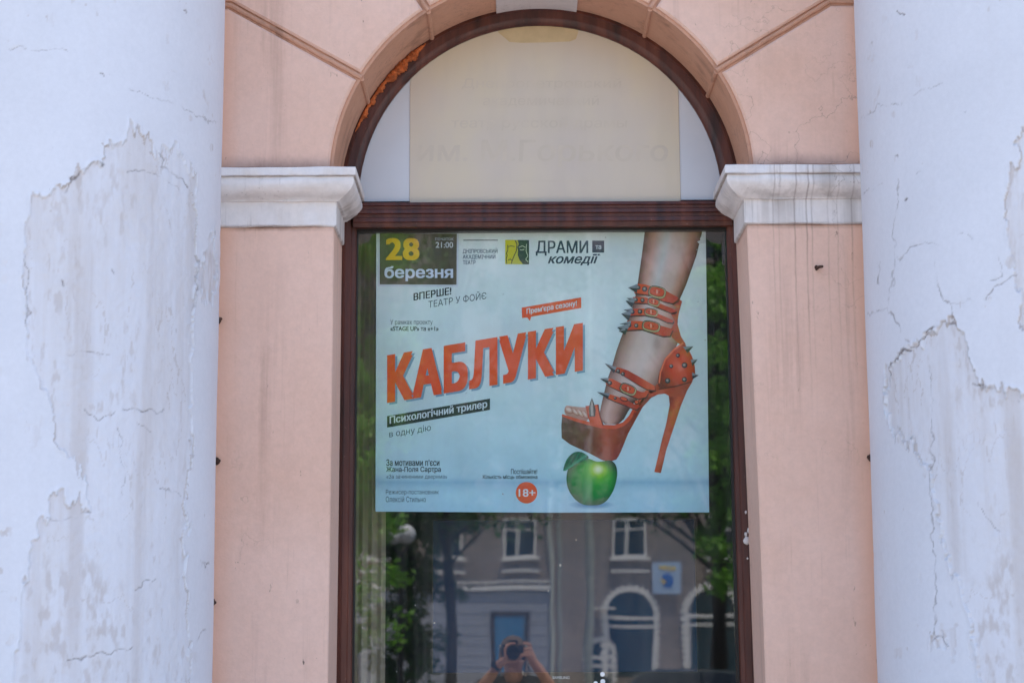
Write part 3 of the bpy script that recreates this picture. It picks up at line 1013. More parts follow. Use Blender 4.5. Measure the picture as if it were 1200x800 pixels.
# ------------------------------------------------------------------ lettering
def glyph_tris(txt, bold=0.0, shear=0.0, boldy=None, space=1.0):
    """union of a text's outlines as triangles, in font units; bold thickens strokes"""
    cu = bpy.data.curves.new('t', 'FONT')
    cu.body = txt
    cu.shear = shear
    cu.space_character = space
    o = bpy.data.objects.new('t', cu)
    COL.objects.link(o)
    dg = bpy.context.evaluated_depsgraph_get()
    ev = o.evaluated_get(dg)
    c2 = ev.to_curve(dg)
    polys = []
    for s in c2.splines:
        if s.type == 'BEZIER':
            bp = s.bezier_points
            pts_ = []
            n_ = len(bp)
            for i in range(n_):
                p0, p3 = bp[i].co, bp[(i + 1) % n_].co
                p1, p2 = bp[i].handle_right, bp[(i + 1) % n_].handle_left
                straight = abs((p1 - p0).cross(p3 - p0).z) + abs((p2 - p0).cross(p3 - p0).z) < 1e-6
                ns = 1 if straight else 4
                for k in range(ns):
                    t_ = k / ns
                    q = p0 * (1 - t_) ** 3 + p1 * 3 * t_ * (1 - t_) ** 2 + p2 * 3 * t_ * t_ * (1 - t_) + p3 * t_ ** 3
                    pts_.append((q.x, q.y))
        else:
            pts_ = [(p.co.x, p.co.y) for p in s.points]
        cl = []
        for p in pts_:
            if not cl or (abs(p[0] - cl[-1][0]) + abs(p[1] - cl[-1][1])) > 1e-5:
                cl.append(p)
        if len(cl) > 2 and abs(cl[0][0] - cl[-1][0]) + abs(cl[0][1] - cl[-1][1]) < 1e-5:
            cl.pop()
        if len(cl) > 2:
            polys.append(cl)
    ev.to_curve_clear()
    bpy.data.objects.remove(o)
    bpy.data.curves.remove(cu)
    if bold:
        by = bold * 0.55 if boldy is None else boldy
        offs = [(dx * bold / 2, dy * by / 2) for dx in (-1, 0, 1) for dy in (-1, 1)]
    else:
        offs = [(0, 0)]
    VV, EE = [], []
    for dx, dy in offs:
        for p in polys:
            b0 = len(VV)
            VV += [Vector((x + dx + 1e-6 * random.random(), y + dy + 1e-6 * random.random())) for x, y in p]
            EE += [(b0 + k, b0 + (k + 1) % len(p)) for k in range(len(p))]
    ov, oe, of, _, _, oo = delaunay_2d_cdt(VV, EE, [], 0, 1e-6)
    V2 = np.array([(v.x, v.y) for v in ov])
    T2 = np.array([tuple(f) for f in of])
    ce = V2[T2].mean(1)
    solid = np.zeros(len(T2), bool)
    for dx, dy in offs:
        wn = np.zeros(len(T2), int)
        for p in polys:
            q = np.array(p) + (dx, dy)
            x1, y1 = q[:, 0][None], q[:, 1][None]
            x2, y2 = np.roll(q[:, 0], -1)[None], np.roll(q[:, 1], -1)[None]
            cx, cy = ce[:, 0][:, None], ce[:, 1][:, None]
            left = (x2 - x1) * (cy - y1) - (cx - x1) * (y2 - y1)
            wn += ((y1 <= cy) & (y2 > cy) & (left > 0)).sum(1) - ((y1 > cy) & (y2 <= cy) & (left < 0)).sum(1)
        solid |= wn != 0
    return [(v.x, v.y) for v in ov], [tuple(t_) for t_ in T2[solid].tolist()]


YP = 0.016                 # the poster hangs just behind the pane
LAY = 0.0003


def put(mb, pts_, tris, col, layer):
    vs_ = []
    for x, y in pts_:
        p = P(x, y, YP - LAY * layer)
        vs_.append(tuple(p))
    mb.add(vs_, tris, col)


def text(mb, txt, x0, x1, ytop, ybot, col, layer, slope=0.0, bold=0.0, shear=0.0, dx=0, dy=0, plane=None, space=1.0):
    """fit the text's own outline box to photo pixels x0..x1, ytop..ybot (at x0); slope shears it upwards"""
    vv, tr = glyph_tris(txt, bold, shear, None, space)
    us = sorted({i for t_ in tr for i in t_})
    xs = [vv[i][0] for i in us]
    ys = [vv[i][1] for i in us]
    ax, bx, ay, by = min(xs), max(xs), min(ys), max(ys)
    mp = {i: k for k, i in enumerate(us)}
    pts_ = []
    for i in us:
        x = x0 + (vv[i][0] - ax) / (bx - ax) * (x1 - x0)
        y = ybot + (vv[i][1] - ay) / (by - ay) * (ytop - ybot) - slope * (x - x0)
        pts_.append((x + dx, y + dy))
    tr = [tuple(mp[i] for i in t_) for t_ in tr]
    if plane is None:
        put(mb, pts_, tr, lin(col), layer)
    else:
        mb.add([tuple(P(x, y, plane)) for x, y in pts_], tr)


def fill(mb, poly, col, layer, step=3.0):
    """fill a photo-pixel outline; col is a colour or a function of (x, y)"""
    if area(poly) < 0:
        poly = poly[::-1]
    vv = []
    n_ = len(poly)
    for i in range(n_):
        a, b = Vector(poly[i]), Vector(poly[(i + 1) % n_])
        k = max(1, int((b - a).length / step)) if callable(col) else 1
        for q in range(k):
            vv.append(a.lerp(b, q / k))
    ff = [list(range(len(vv)))]
    if callable(col):
        xs = [p[0] for p in poly]
        ys = [p[1] for p in poly]
        gx, gy = np.meshgrid(np.arange(min(xs), max(xs), step), np.arange(min(ys), max(ys), step))
        ok = in_poly(gx, gy, poly)
        vv += [Vector((float(x) + random.uniform(-.2, .2), float(y) + random.uniform(-.2, .2))) for x, y in zip(gx[ok], gy[ok])]
    ov, _, of, _, _, oo = delaunay_2d_cdt(vv, [], ff, 1, 1e-5)
    of = [tuple(f) for f, s in zip(of, oo) if s]
    pts_ = [(v.x, v.y) for v in ov]
    cols = [lin(col(x, y)) for x, y in pts_] if callable(col) else lin(col)
    put(mb, pts_, of, cols, layer)


def mixc(a, b, t_):
    t_ = max(0.0, min(1.0, t_))
    a, b = lin(a), lin(b)
    return tuple(p + (q - p) * t_ for p, q in zip(a, b))


def ramp(stops, t_):
    if t_ <= stops[0][0]:
        return lin(stops[0][1])
    for (p0, c0), (p1, c1) in zip(stops[:-1], stops[1:]):
        if t_ <= p1:
            return mixc(c0, c1, (t_ - p0) / (p1 - p0))
    return lin(stops[-1][1])


def ellipse(cx, cy, rx, ry, rot=0, n_=24, sq=1.0):
    out = []
    for i in range(n_):
        t_ = 2 * math.pi * i / n_
        c, s = math.cos(t_), math.sin(t_)
        x = rx * math.copysign(abs(c) ** sq, c)
        y = ry * math.copysign(abs(s) ** sq, s)
        out.append((cx + x * math.cos(R(rot)) - y * math.sin(R(rot)), cy + x * math.sin(R(rot)) + y * math.cos(R(rot))))
    return out


def smooth_poly(p, it=2):
    for _ in range(it):
        q = []
        for i in range(len(p)):
            a, b = p[i], p[(i + 1) % len(p)]
            q += [(a[0] * .75 + b[0] * .25, a[1] * .75 + b[1] * .25), (a[0] * .25 + b[0] * .75, a[1] * .25 + b[1] * .75)]
        p = q
    return p


# ------------------------------------------------------------------ poster
poster = thing('theatre_poster', 'pale blue theatre poster of a red spiked sandal on an apple, behind window glass', 'poster', tuple(P(636, 435, YP)))


def pbuild(mb, name, parent=poster):
    o = mb.build(name, M['print'], None)
    o.parent = parent
    if parent is poster:
        o.matrix_parent_inverse = Matrix.Translation(-Vector(poster.location))
    return o


INK = '#16282f'
RED = '#ee5724'


def bgcol(x, y):
    t_ = (y - 271) / 329
    c = ramp([(0.0, '#e6edea'), (0.3, '#dbebec'), (0.6, '#cfe6ea'), (0.85, '#bcdeea'), (1.0, '#b2daee')], t_)
    band = math.exp(-((y - 566) / 5.0) ** 2)
    c = mixc(c, '#6fa6c8', 0.55 * band)
    v = float(fbm(np.array([x / 45.0]), np.array([y / 60.0]), 12, 3)[0]) - 0.5
    return tuple(max(0, k * (1 + 0.16 * v)) for k in c)


sheet = MB()
outline = [(441, 271), (827, 271), (829.2, 435), (831, 600), (640, 600.3), (440, 599), (440.6, 430)]
fill(sheet, outline, bgcol, 0, 6.0)
back = [tuple(P(x, y, YP + 0.0006)) for x, y in outline]
sheet.add(back, [tuple(range(len(back)))], lin('#b8b8b4'))
pbuild(sheet, 'sheet')
dp = MB()
fill(dp, [(442.5, 271.6), (537.5, 272), (537, 336.2), (442.8, 335.5)], '#d4dce4', 1)
fill(dp, [(445, 273.6), (535.4, 273.8), (535, 333.6), (445, 333.2)], '#57523c', 2)
dpo = pbuild(dp, 'date_panel')
t1 = MB()
text(t1, '28', 452, 491.5, 279, 305, '#efbe22', 3, 0, 0.075, space=1.05)
pbuild(t1, 'day_lettering', dpo)
t1 = MB()
text(t1, '21:00', 510.5, 531, 283.6, 290.4, '#d9dcdd', 3, 0, 0.03)
text(t1, 'початок', 510, 531.5, 278.6, 281.8, '#c9cbd0', 3)
pbuild(t1, 'hour_lettering', dpo)
t1 = MB()
text(t1, 'березня', 450.6, 531, 311.8, 329.4, '#dbe4f4', 3, 0, 0.055)
pbuild(t1, 'month_lettering', dpo)

t2 = MB()
fill(t2, [(543, 281), (583.5, 281), (583.5, 282), (543, 282)], INK, 1)
text(t2, 'ДНІПРОВСЬКИЙ', 542.3, 583, 290.6, 297.4, '#22405a', 1, 0, 0.03)
text(t2, 'АКАДЕМІЧНИЙ', 542.3, 580.6, 297.2, 304.2, '#22405a', 1, 0, 0.03)
text(t2, 'ТЕАТР', 542.5, 557.2, 305, 309.8, '#22405a', 1, 0, 0.03)
pbuild(t2, 'academy_lettering')
t2 = MB()
text(t2, 'ДРАМИ', 627.8, 689.3, 282, 299.6, '#1b3550', 1, 0, 0.04)
text(t2, 'комедії', 642, 703, 297.5, 311, '#17304c', 1, 0, 0.05, 0.32)
fill(t2, [(694, 282), (708, 282), (708, 296), (694, 296)], '#22364f', 1)
text(t2, 'та', 697.8, 704.6, 287.4, 292, '#c3d0d8', 2, 0, 0.05)
pbuild(t2, 'theatre_name_lettering')

em = MB()
fill(em, [(592, 281), (620, 281.3), (620, 309.8), (592, 309.5)], '#c9c544', 1)
fill(em, [(592, 281), (603.5, 281), (605.5, 288), (605, 294), (601, 303), (598.5, 309.5), (592, 309.5)], '#d8cc1c', 2)
fill(em, [(606.5, 281.2), (620, 281.3), (620, 309.8), (613, 309.6), (609, 305), (606.8, 299), (607, 293), (606, 290), (608, 286)], '#30483a', 2)
for pl_, c_ in [([(603.5, 281.5), (605.8, 286), (605, 294), (601.5, 302), (599, 309)], INK), ([(595, 287), (595.2, 293), (593.3, 297), (594.5, 299), (593.2, 303), (594, 309)], INK),
                ([(595.5, 289), (599, 288.2), (603, 289)], INK), ([(595.5, 305), (598, 303.6), (600, 305.4)], INK), ([(608, 290), (612, 288), (616, 290)], '#c3d0ae'), ([(609, 292.5), (612, 293), (614.5, 292)], '#c3d0ae'),
                ([(617, 286), (616.5, 294), (618.6, 300), (616, 304), (619, 307)], '#c3d0ae')]:
    for a, b in zip(pl_[:-1], pl_[1:]):
        d = (Vector(b) - Vector(a)).normalized()
        q = Vector((-d.y, d.x)) * 0.42
        fill(em, [tuple(Vector(a) + q), tuple(Vector(b) + q), tuple(Vector(b) - q), tuple(Vector(a) - q)], c_, 3)
pbuild(em, 'mask_emblem')

t3 = MB()
text(t3, 'ВПЕРШЕ!', 484.6, 529, 343.6, 352.3, INK, 1, 0.165, 0.06)
text(t3, 'ТЕАТР У ФОЙЄ', 502, 570, 350.6, 361, '#2f4450', 1, 0.155)
pbuild(t3, 'premiere_lettering')
t3 = MB()
text(t3, 'У рамках проекту', 457.4, 507, 374.4, 381.6, '#26383f', 1, 0, 0.0)
text(t3, '«STAGE UP» та «+1»', 457.4, 514, 382.4, 387.6, INK, 1, 0, 0.045)
pbuild(t3, 'project_lettering')
t3 = MB()
text(t3, 'За мотивами п’єси', 452.6, 515, 537.8, 545.6, INK, 1, 0, 0.04)
text(t3, 'Жана-Поля Сартра', 452.6, 516.6, 546.4, 554.2, INK, 1, 0, 0.04)
text(t3, '«За зачиненими дверима»', 452.8, 524, 555.6, 561.6, '#243a4a', 1)
pbuild(t3, 'source_lettering')
t3 = MB()
text(t3, 'Режисер-постановник', 452.2, 514.2, 573.4, 580.2, '#243a4a', 1)
text(t3, 'Олексій Стильно', 452.2, 499, 581.2, 588, '#243a4a', 1)
pbuild(t3, 'director_lettering')
t3 = MB()
text(t3, 'Поспішайте!', 598.8, 629.6, 549, 555.2, INK, 1, 0, 0.03)
text(t3, 'Кількість місць обмежена', 565.8, 629.8, 556, 561.6, INK, 1, 0, 0.04)
pbuild(t3, 'seats_lettering')

ti = MB()
text(ti, 'КАБЛУКИ', 453.6, 683, 416.2, 472, '#7fa6ba', 1, 0.166, 0.115, 0, 2.6, 2.2, None, 1.1)
text(ti, 'КАБЛУКИ', 453.6, 683, 416.2, 472, RED, 2, 0.166, 0.115, space=1.1)
pbuild(ti, 'title_lettering')
sb = MB()
fill(sb, [(453.6, 487.3), (574.2, 466.8), (574.2, 480), (453.6, 500.8)], '#22302f', 1)
text(sb, 'Психологічний трилер', 456.6, 571, 487.4, 498.6, '#d3e0e6', 2, 0.168, 0.05)
text(sb, 'в одну дію', 456.2, 505, 504.6, 514.2, '#2f4450', 1, 0.165)
pbuild(sb, 'subtitle_banner')
bb = MB()
fill(bb, [(611.4, 360.4), (681, 348.4), (681.2, 360.8), (622.5, 371), (621, 376), (618, 372), (611.8, 372.6)], RED, 1)
text(bb, 'Прем’єра сезону!', 617, 676, 361.6, 369.6, '#dfe8ea', 2, 0.168, 0.05)
pbuild(bb, 'premiere_bubble')
ag = MB()
fill(ag, ellipse(617, 577, 12.6, 12.6, 0, 40), RED, 1)
text(ag, '18+', 607.8, 627.4, 572.6, 581.6, '#e4ecee', 2, 0, 0.03)
pbuild(ag, 'age_badge')

# the apple
ap = MB()


def shc(x, y):
    d = math.hypot((x - 693) / 27, (y - 591) / 5.5)
    return mixc('#2f7fb0', bgcol(x, y), (d - 0.3) / 0.75)


fill(ap, ellipse(693, 591.5, 27, 5.6, 0, 32), shc, 1, 2.0)
apo = smooth_poly([(664, 553), (663.6, 566), (667.5, 577), (675, 586.5), (684, 591.5), (693, 592), (703, 591.5), (711, 587), (718.5, 576), (722, 565), (723.8, 554), (722, 544), (716, 538.5), (708, 540), (699, 541), (690, 536.5), (679, 537), (669, 543)])


def apc(x, y):
    d = math.hypot(x - 701, (y - 550) * 1.05)
    c = ramp([(0, '#f2f6e0'), (3, '#e0eeb0'), (7, '#a6d63c'), (12, '#58b630'), (20, '#20a03a'), (34, '#0f833e'), (52, '#0a5e3a')], d)
    e = math.hypot((x - 693.5) / 30.5, (y - 564) / 28)
    c = mixc(c, '#08402c', (e - 0.72) / 0.4)
    st = math.exp(-(((x - 690 + (y - 575) * 0.45)) / 3.0) ** 2) * (1 if y > 556 else 0)
    return mixc(c, '#5aa86a', 0.35 * st)


fill(ap, apo, apc, 2, 1.6)
apple = pbuild(ap, 'apple_picture')
lf = MB()


def lfc(x, y):
    d = abs((y - 552) + (x - 661) * 0.72) / 3.0
    v = 0.5 + 0.5 * math.sin((x * 0.9 + y * 0.5) * 1.4)
    return mixc('#3fa27c', mixc('#0b4d40', '#127a55', v), d)


fill(lf, smooth_poly([(659.6, 553.5), (661, 545), (665, 536), (672, 529.6), (680, 528.6), (687, 532), (691, 536), (684, 539.5), (673, 545)], 1), lfc, 3, 1.3)
pbuild(lf, 'leaf', apple)

# the leg
lg = MB()
LEG = [(271.6, 755.5, 823), (300, 752, 816), (334, 747, 804), (350, 744, 797), (365, 739.5, 795), (380, 733.5, 794), (395, 728, 797), (412, 722, 790), (430, 717, 781), (445, 711.5, 773), (458, 708.5, 765), (470, 705.5, 744), (482, 703, 736), (491, 703.4, 731), (497, 709, 724)]


def leg_lr(y):
    for (y0, l0, r0_), (y1, l1, r1) in zip(LEG[:-1], LEG[1:]):
        if y <= y1:
            t_ = max(0, (y - y0) / (y1 - y0))
            return l0 + (l1 - l0) * t_, r0_ + (r1 - r0_) * t_
    return LEG[-1][1], LEG[-1][2]


def legc(x, y):
    l, r = leg_lr(y)
    t_ = (x - l) / (r - l)
    a = ramp([(0, '#6d4842'), (0.07, '#9a6a5e'), (0.18, '#d0a092'), (0.32, '#cfc0bc'), (0.4, '#c9c9c8'), (0.52, '#d6bdb6'), (0.7, '#d2b5aa'), (0.84, '#c58d7a'), (0.95, '#7f4c3d'), (1, '#58342b')], t_)
    b = ramp([(0, '#7c5a52'), (0.1, '#b08a7e'), (0.3, '#d8bfb6'), (0.55, '#dccbc4'), (0.8, '#cbaa9e'), (1, '#8f6154')], t_)
    c = mixc(a, b, (y - 370) / 30)
    if y > 455:
        d = ramp([(0, '#8c645a'), (0.25, '#d8b6aa'), (0.5, '#c69c8f'), (0.8, '#7c5349'), (1, '#46302b')], t_)
        c = mixc(c, d, (y - 455) / 15)
    ank = math.exp(-(((x - 770) / 6) ** 2 + ((y - 402) / 9) ** 2))
    c = mixc(c, '#8a6a66', 0.5 * ank)
    return c


lpoly = [(l, y) for y, l, r in LEG] + [(r, y) for y, l, r in LEG[::-1]]
fill(lg, lpoly, legc, 1, 2.2)


def toec(x, y):
    return mixc('#b98273', '#cfa395', (490 - y) / 14)


fill(lg, smooth_poly([(661.5, 478), (664, 474.6), (669, 475.6), (680, 476.8), (688, 477), (691, 494), (676, 491.5), (666, 488), (661.5, 484)], 1), toec, 1, 1.1)
for cx, cy, rx, ry, ro_ in [(685.6, 485.6, 5.6, 2.6, 52), (680, 484, 6, 2.7, 50), (674, 482.4, 6, 2.7, 46), (667, 480.4, 5.6, 4.0, 28)]:
    fill(lg, ellipse(cx, cy, rx, ry, ro_, 20), '#a5685b', 2)
    fill(lg, ellipse(cx - 0.3, cy - 0.5, rx * 0.9, ry * 0.8, ro_, 20), '#cfa090', 3)
    fill(lg, ellipse(cx - 0.5, cy - 0.9, rx * 0.6, ry * 0.42, ro_, 16), '#e6cabd', 4)
    fill(lg, ellipse(cx - rx * 0.45, cy - ry * 0.5 - 1, 1.3, 0.9, ro_, 10), '#d8a79c', 5)
# torn corner of the print
fill(lg, [(824, 271.5), (822, 276), (820.2, 280), (821, 281.5), (817, 283), (819, 285.4), (827, 285), (827, 271.4)], '#d3d8da', 2)
pbuild(lg, 'leg_picture')

# the sandal
sa = MB()


def shankc(x, y):
    return mixc('#e0603c', '#8f2f22', 0.5 + 0.5 * math.sin(x * 0.22 - y * 0.35))


def plc(x, y):
    c = ramp([(658, '#5d3a33'), (680, '#6d3d33'), (694, '#7b4034'), (704, '#9c4633'), (711, '#c2583f'), (716, '#b24a34'), (724, '#a03c2a'), (740, '#8f3626')], x)
    v = float(fbm(np.array([x / 3.0]), np.array([y / 14.0]), 41, 3)[0]) - 0.5
    c = tuple(k * (1 + 0.25 * v) for k in c)
    edge = (y - 505) / 40
    return mixc(c, '#6b2a20', 0.5 * max(0, edge))


fill(sa, [(659, 485.5), (667, 489.2), (676, 492.2), (690, 496), (705, 499), (722, 499.5), (734, 495), (744, 483), (752, 470), (757, 470), (748, 486), (736, 508), (728, 528), (722.5, 538), (714, 541), (705, 538.5), (690, 530.5), (668, 520.5), (658.2, 513), (657.8, 498)], plc, 1, 2.0)
# bright rim of the footbed sweeping up to the heel
rim_t = [(658.6, 485), (667, 487.6), (677, 490.6), (690, 494), (705, 497.4), (720, 497.8), (730, 494.6), (737, 487), (742, 478), (748, 468), (756, 458), (766, 453), (773, 449)]
rim_b = [(776, 456), (768, 458), (759, 463), (751, 473), (745, 483), (738, 493), (731, 499), (721, 502.6), (705, 501.6), (690, 498), (676, 494), (666, 490.6), (658.6, 487.6)]
fill(sa, rim_t + rim_b, '#d8512f', 2)
# shank and stiletto heel
sh = [(773, 447), (790, 452), (812, 446), (805, 458), (798, 475), (789.5, 500.7), (781, 526.5), (774.4, 554), (766.8, 552.6), (775, 518), (781, 495), (784.8, 474), (783.6, 463.5), (779, 461), (771, 462), (763, 466), (753, 477), (745, 489), (736, 508), (728, 528), (724, 536), (728, 516), (738, 494), (748, 473), (758, 461)]


def heelc(x, y):
    if y < 464:
        return mixc('#c4502f', '#a53c26', (x - 770) / 40)
    mid = 800 - (y - 460) * 0.33
    t_ = (x - mid) / 9
    return ramp([(-1.2, '#8f3222'), (-0.3, '#cf5836'), (0.3, '#b7492e'), (1, '#7f2c1f')], t_)


fill(sa, sh, heelc, 2, 2.2)
hc = smooth_poly([(801, 401), (809.5, 413.5), (814, 426), (815, 440), (810, 448), (792, 452.6), (774, 456), (770, 449), (772.5, 436), (779, 420), (789.5, 408.5)], 1)


def hcc(x, y):
    d = math.hypot((x - 796) / 20, (y - 428) / 26)
    return ramp([(0, '#e2572f'), (0.6, '#d84a28'), (1.0, '#a83a22'), (1.3, '#7d2a1c')], d)


fill(sa, hc, hcc, 3, 2.2)
fill(sa, [(772, 455), (792, 451.6), (810, 446.6), (810, 448), (792, 453.2), (772, 456.6)], '#6d241a', 4)
fill(sa, [(771.6, 449), (773, 436), (779, 420), (789.5, 408.5), (800, 401), (801, 402.4), (790.6, 410.4), (780.6, 421.2), (774.8, 436.5), (773.4, 449)], '#f07850', 4)
sand = pbuild(sa, 'sandal_picture')

def piece(name):
    mb = MB()
    PIECES.append((name, mb))
    return mb


PIECES = []
st = piece('strap')
BACK = [(793.5, 348.5), (799.3, 353), (796, 365), (793.5, 378), (798, 394), (804, 404), (796, 403), (787, 395), (786, 386), (791, 377), (786, 367), (793, 360), (787, 356)]
fill(st, BACK, '#b8402a', 3)
BANDS = [[(747, 332.4), (755, 333), (762, 335), (781, 341), (795, 348.8), (794, 352), (788.5, 355.4), (778, 353), (761, 345.5), (743, 343.2)],
         [(742, 347.8), (757, 348.5), (772, 355), (792, 363), (792, 365.6), (786.5, 366.6), (772, 360.5), (757, 355), (740, 354.4)],
         [(738, 361.8), (756, 361.6), (770, 367), (789.6, 375.4), (788, 378), (782, 377.4), (770, 372), (755, 369), (736, 369.6)],
         [(735, 375.6), (752, 376.2), (773, 381), (788.5, 385.6), (785, 393.4), (776, 393.4), (752, 385.6), (731.6, 386.8)]]
for b_ in BANDS:
    st = piece('strap')
    low = [(x + 1, y + 1.8) for x, y in b_]
    fill(st, low, '#4f2a2c', 3)
    y0 = min(p[1] for p in b_)
    fill(st, b_, (lambda x, y, q=b_: mixc('#c63f2b', '#e0532c', 0.5 + 0.5 * math.sin((x - 740) * 0.09))), 4, 2.4)
for (cx, cy, rx, ry, ro_) in [(770, 342.4, 10.6, 7.2, 13), (766, 354, 7.4, 4.8, 18), (763, 366, 8.2, 4.8, 12), (763, 382.4, 11, 6.6, 11), (736, 456, 10.2, 6.2, 24)]:
    bk = piece('buckle')
    fill(bk, ellipse(cx, cy, rx, ry, ro_, 28, 0.7), '#3d4442', 5)
    fill(bk, ellipse(cx + 0.3, cy + 0.2, rx * 0.93, ry * 0.90, ro_, 28, 0.7), '#b9ab7c', 6)
    fill(bk, ellipse(cx, cy - 0.5, rx * 0.82, ry * 0.74, ro_, 28, 0.7), '#5b2c26', 7)
    fill(bk, ellipse(cx, cy - 0.6, rx * 0.78, ry * 0.66, ro_, 28, 0.7), '#dd4e2c', 8)
    for t_ in (-0.3, 0.25):
        fill(bk, ellipse(cx + t_ * rx, cy - 0.6 + t_ * rx * 0.2, 0.8, 0.7, 0, 10), '#6d241a', 9)
    fill(bk, [(cx - 1, cy - 3), (cx + 0.6, cy - 3), (cx + 0.8, cy + 1.6), (cx - 0.8, cy + 1.6)], '#e9a88e', 9)
# instep straps and toe strap
for top, bot in [([(719, 429.6), (727, 431), (736, 434), (748, 440.6), (758, 446.6), (767, 452)], [(768, 457), (759, 456.4), (748, 450.6), (734, 441.8), (726, 436.6), (718, 433.4)]),
                 ([(711.4, 442.4), (718, 444), (730, 450), (742, 455), (751, 459), (760, 459.6)], [(757, 465), (748, 467), (738, 463.4), (725, 457.4), (716, 453), (709.6, 449.4)]),
                 ([(711, 460.4), (722, 464), (735, 469), (744, 473.6), (750, 476)], [(746, 479.6), (739, 477.4), (731, 473.8), (720, 469.8), (709, 464.8)])]:
    pl_ = top + bot
    st = piece('strap')
    fill(st, [(x + .8, y + 1.5) for x, y in pl_], '#54302f', 3)
    fill(st, pl_, (lambda x, y: mixc('#b93c2a', '#e2603c', 0.5 + 0.5 * math.sin((x - 700) * 0.12))), 4, 2.4)
st = piece('strap')
fill(st, [(686, 475.6), (701.4, 473.6), (703.4, 486), (707.6, 498.4), (692, 497), (688.6, 487)], (lambda x, y: mixc('#c9452c', '#e2623e', (x - 688) / 14)), 4, 2.4)
fill(st, [(700, 473.8), (701.4, 473.6), (703.4, 486), (707.6, 498.4), (706, 498.3), (702, 486)], '#7d2a1e', 5)
for c in [(746, 471.2), (731, 467.5)]:
    bk = piece('buckle')
    fill(bk, ellipse(c[0], c[1], 5.2 if c[0] < 740 else 3, 2.8, 20, 16), '#6b2c24', 5)
    fill(bk, ellipse(c[0], c[1] - .4, 4 if c[0] < 740 else 2, 1.8, 20, 16), '#e25a36', 6)
# spikes and studs
SPK = [((736, 337), (744.5, 333.6), (743.6, 341.8)), ((734, 349), (742, 349), (741, 353)), ((733, 352.4), (742, 350), (738.5, 358.5)), ((730.6, 363), (739, 361.5), (738, 366)), ((728, 367.6), (738, 364), (734, 373.6)),
       ((726, 379.6), (736, 376.6), (736, 381)), ((723, 383.4), (735, 379.6), (730, 390)), ((725, 388), (731, 384), (730.6, 390.6)),
       ((708.4, 425.4), (719, 429), (716.6, 434)), ((703, 443.4), (711, 442.6), (709.6, 448)), ((699.4, 459), (711, 460.4), (709, 465)),
       ((812.6, 405.6), (803.5, 406), (807.5, 411.6)), ((817.6, 421), (811.5, 421), (813, 427)), ((818.8, 439.6), (813, 437), (813.4, 443))]
for tip, a, b_ in SPK:
    sk = piece('spike')
    m_ = ((a[0] + b_[0]) / 2, (a[1] + b_[1]) / 2)
    ex = lambda p: (p[0] + (p[0] - tip[0]) * 0.35, p[1] + (p[1] - tip[1]) * 0.35)
    fill(sk, [tip, a, ex(a), ex(b_), b_], '#3b3f45', 6)
    fill(sk, [tip, a, ex(a), ex(m_), m_], '#8d9299', 7)
sk = piece('spike')
fill(sk, [(693.6, 466), (696, 472), (698.2, 480), (697.4, 488), (690.6, 488), (690, 478), (691.6, 471)], '#4a4644', 6)
fill(sk, [(693.6, 467), (695, 474), (695.6, 487), (692.6, 487), (692, 476)], '#a9a29c', 7)
for x, y, r_ in [(748, 337, 2.6), (755.5, 338.6, 3.2), (745, 351.2, 2.6), (753, 351.8, 2.6), (741, 365.4, 2.8), (750, 365, 2.8), (737.5, 381, 2.6), (745.6, 381.4, 2.6), (730, 438, 2.4), (714.5, 448.6, 2.8), (721, 466.4, 1.8), (724.4, 434.6, 2.4),
                 (794.4, 416.4, 2.4), (786.6, 429, 2.4), (802.2, 427.8, 3.4), (782.4, 446, 3.2), (802, 444.6, 3.0)]:
    sk = piece('stud')
    fill(sk, ellipse(x, y, r_, r_, 0, 14), '#35333a', 6)
    fill(sk, ellipse(x - .3, y - .4, r_ * 0.6, r_ * 0.6, 0, 12), '#8a8078', 7)
    fill(sk, ellipse(x - .5, y - .6, r_ * 0.22, r_ * 0.22, 0, 8), '#c8c0b8', 8)
for nm, mb in PIECES:
    pbuild(mb, nm, sand)

# ghost of the removed name on the beige plaque
gh = MB()
for tx, x0, x1, yt, yb, bo in [('Днепропетровский', 541, 728, 92, 106, 0.0), ('академический', 566, 702, 112, 126, 0.0), ('театр русской драмы', 529, 735, 138, 153, 0.02), ('им. М.Горького', 489, 783, 164, 196, 0.03)]:
    text(gh, tx, x0, x1, yt, yb, None, 0, 0, bo, 0.05, plane=-0.00745)
    gh.build('letter_ghost', M['ghost'], lun)['label'] = 'faint ghost of removed lettering'
    gh = MB()
gh.add([tuple(P(x, y, -0.00745)) for x, y in [(575, 212), (700, 212), (700, 212.8), (575, 212.8)]], [(0, 1, 2, 3)])
gh.build('underline_ghost', M['ghost'], lun)

# ------------------------------------------------------------------ things behind the glass
tvx0, tvx1 = P(505, 700, 0.25).x, P(818, 700, 0.25).x
tvz1, tvz0 = P(650, 606, 0.25).z, P(650, 806, 0.25).z
tv = thing('television', 'dark flat television standing behind the window glass under the poster', 'television', ((tvx0 + tvx1) / 2, 0.28, tvz0))
tz = P(650, 787.5, 0.25).z
b_ = MB()
b_.box(tvx0, tvx1, 0.25, 0.31, tvz0, tz)
b_.box(tvx0, tvx0 + 0.006, 0.25, 0.31, tz, tvz1)
b_.box(tvx1 - 0.006, tvx1, 0.25, 0.31, tz, tvz1)
b_.box(tvx0 + 0.006, tvx1 - 0.006, 0.25, 0.31, tvz1 - 0.006, tvz1)
b_.box(tvx0 + 0.006, tvx1 - 0.006, 0.27, 0.309, tz, tvz1 - 0.006)
b_.build('bezel', M['tv_plastic'], tv)
MB().box(tvx0 + 0.006, tvx1 - 0.006, 0.254, 0.269, tz + 0.001, tvz1 - 0.007).build('screen', M['tv_screen'], tv)
lo = MB()
text(lo, 'SAMSUNG', 647.5, 667.5, 791.6, 795, None, 0, 0, 0.05, plane=0.2488)
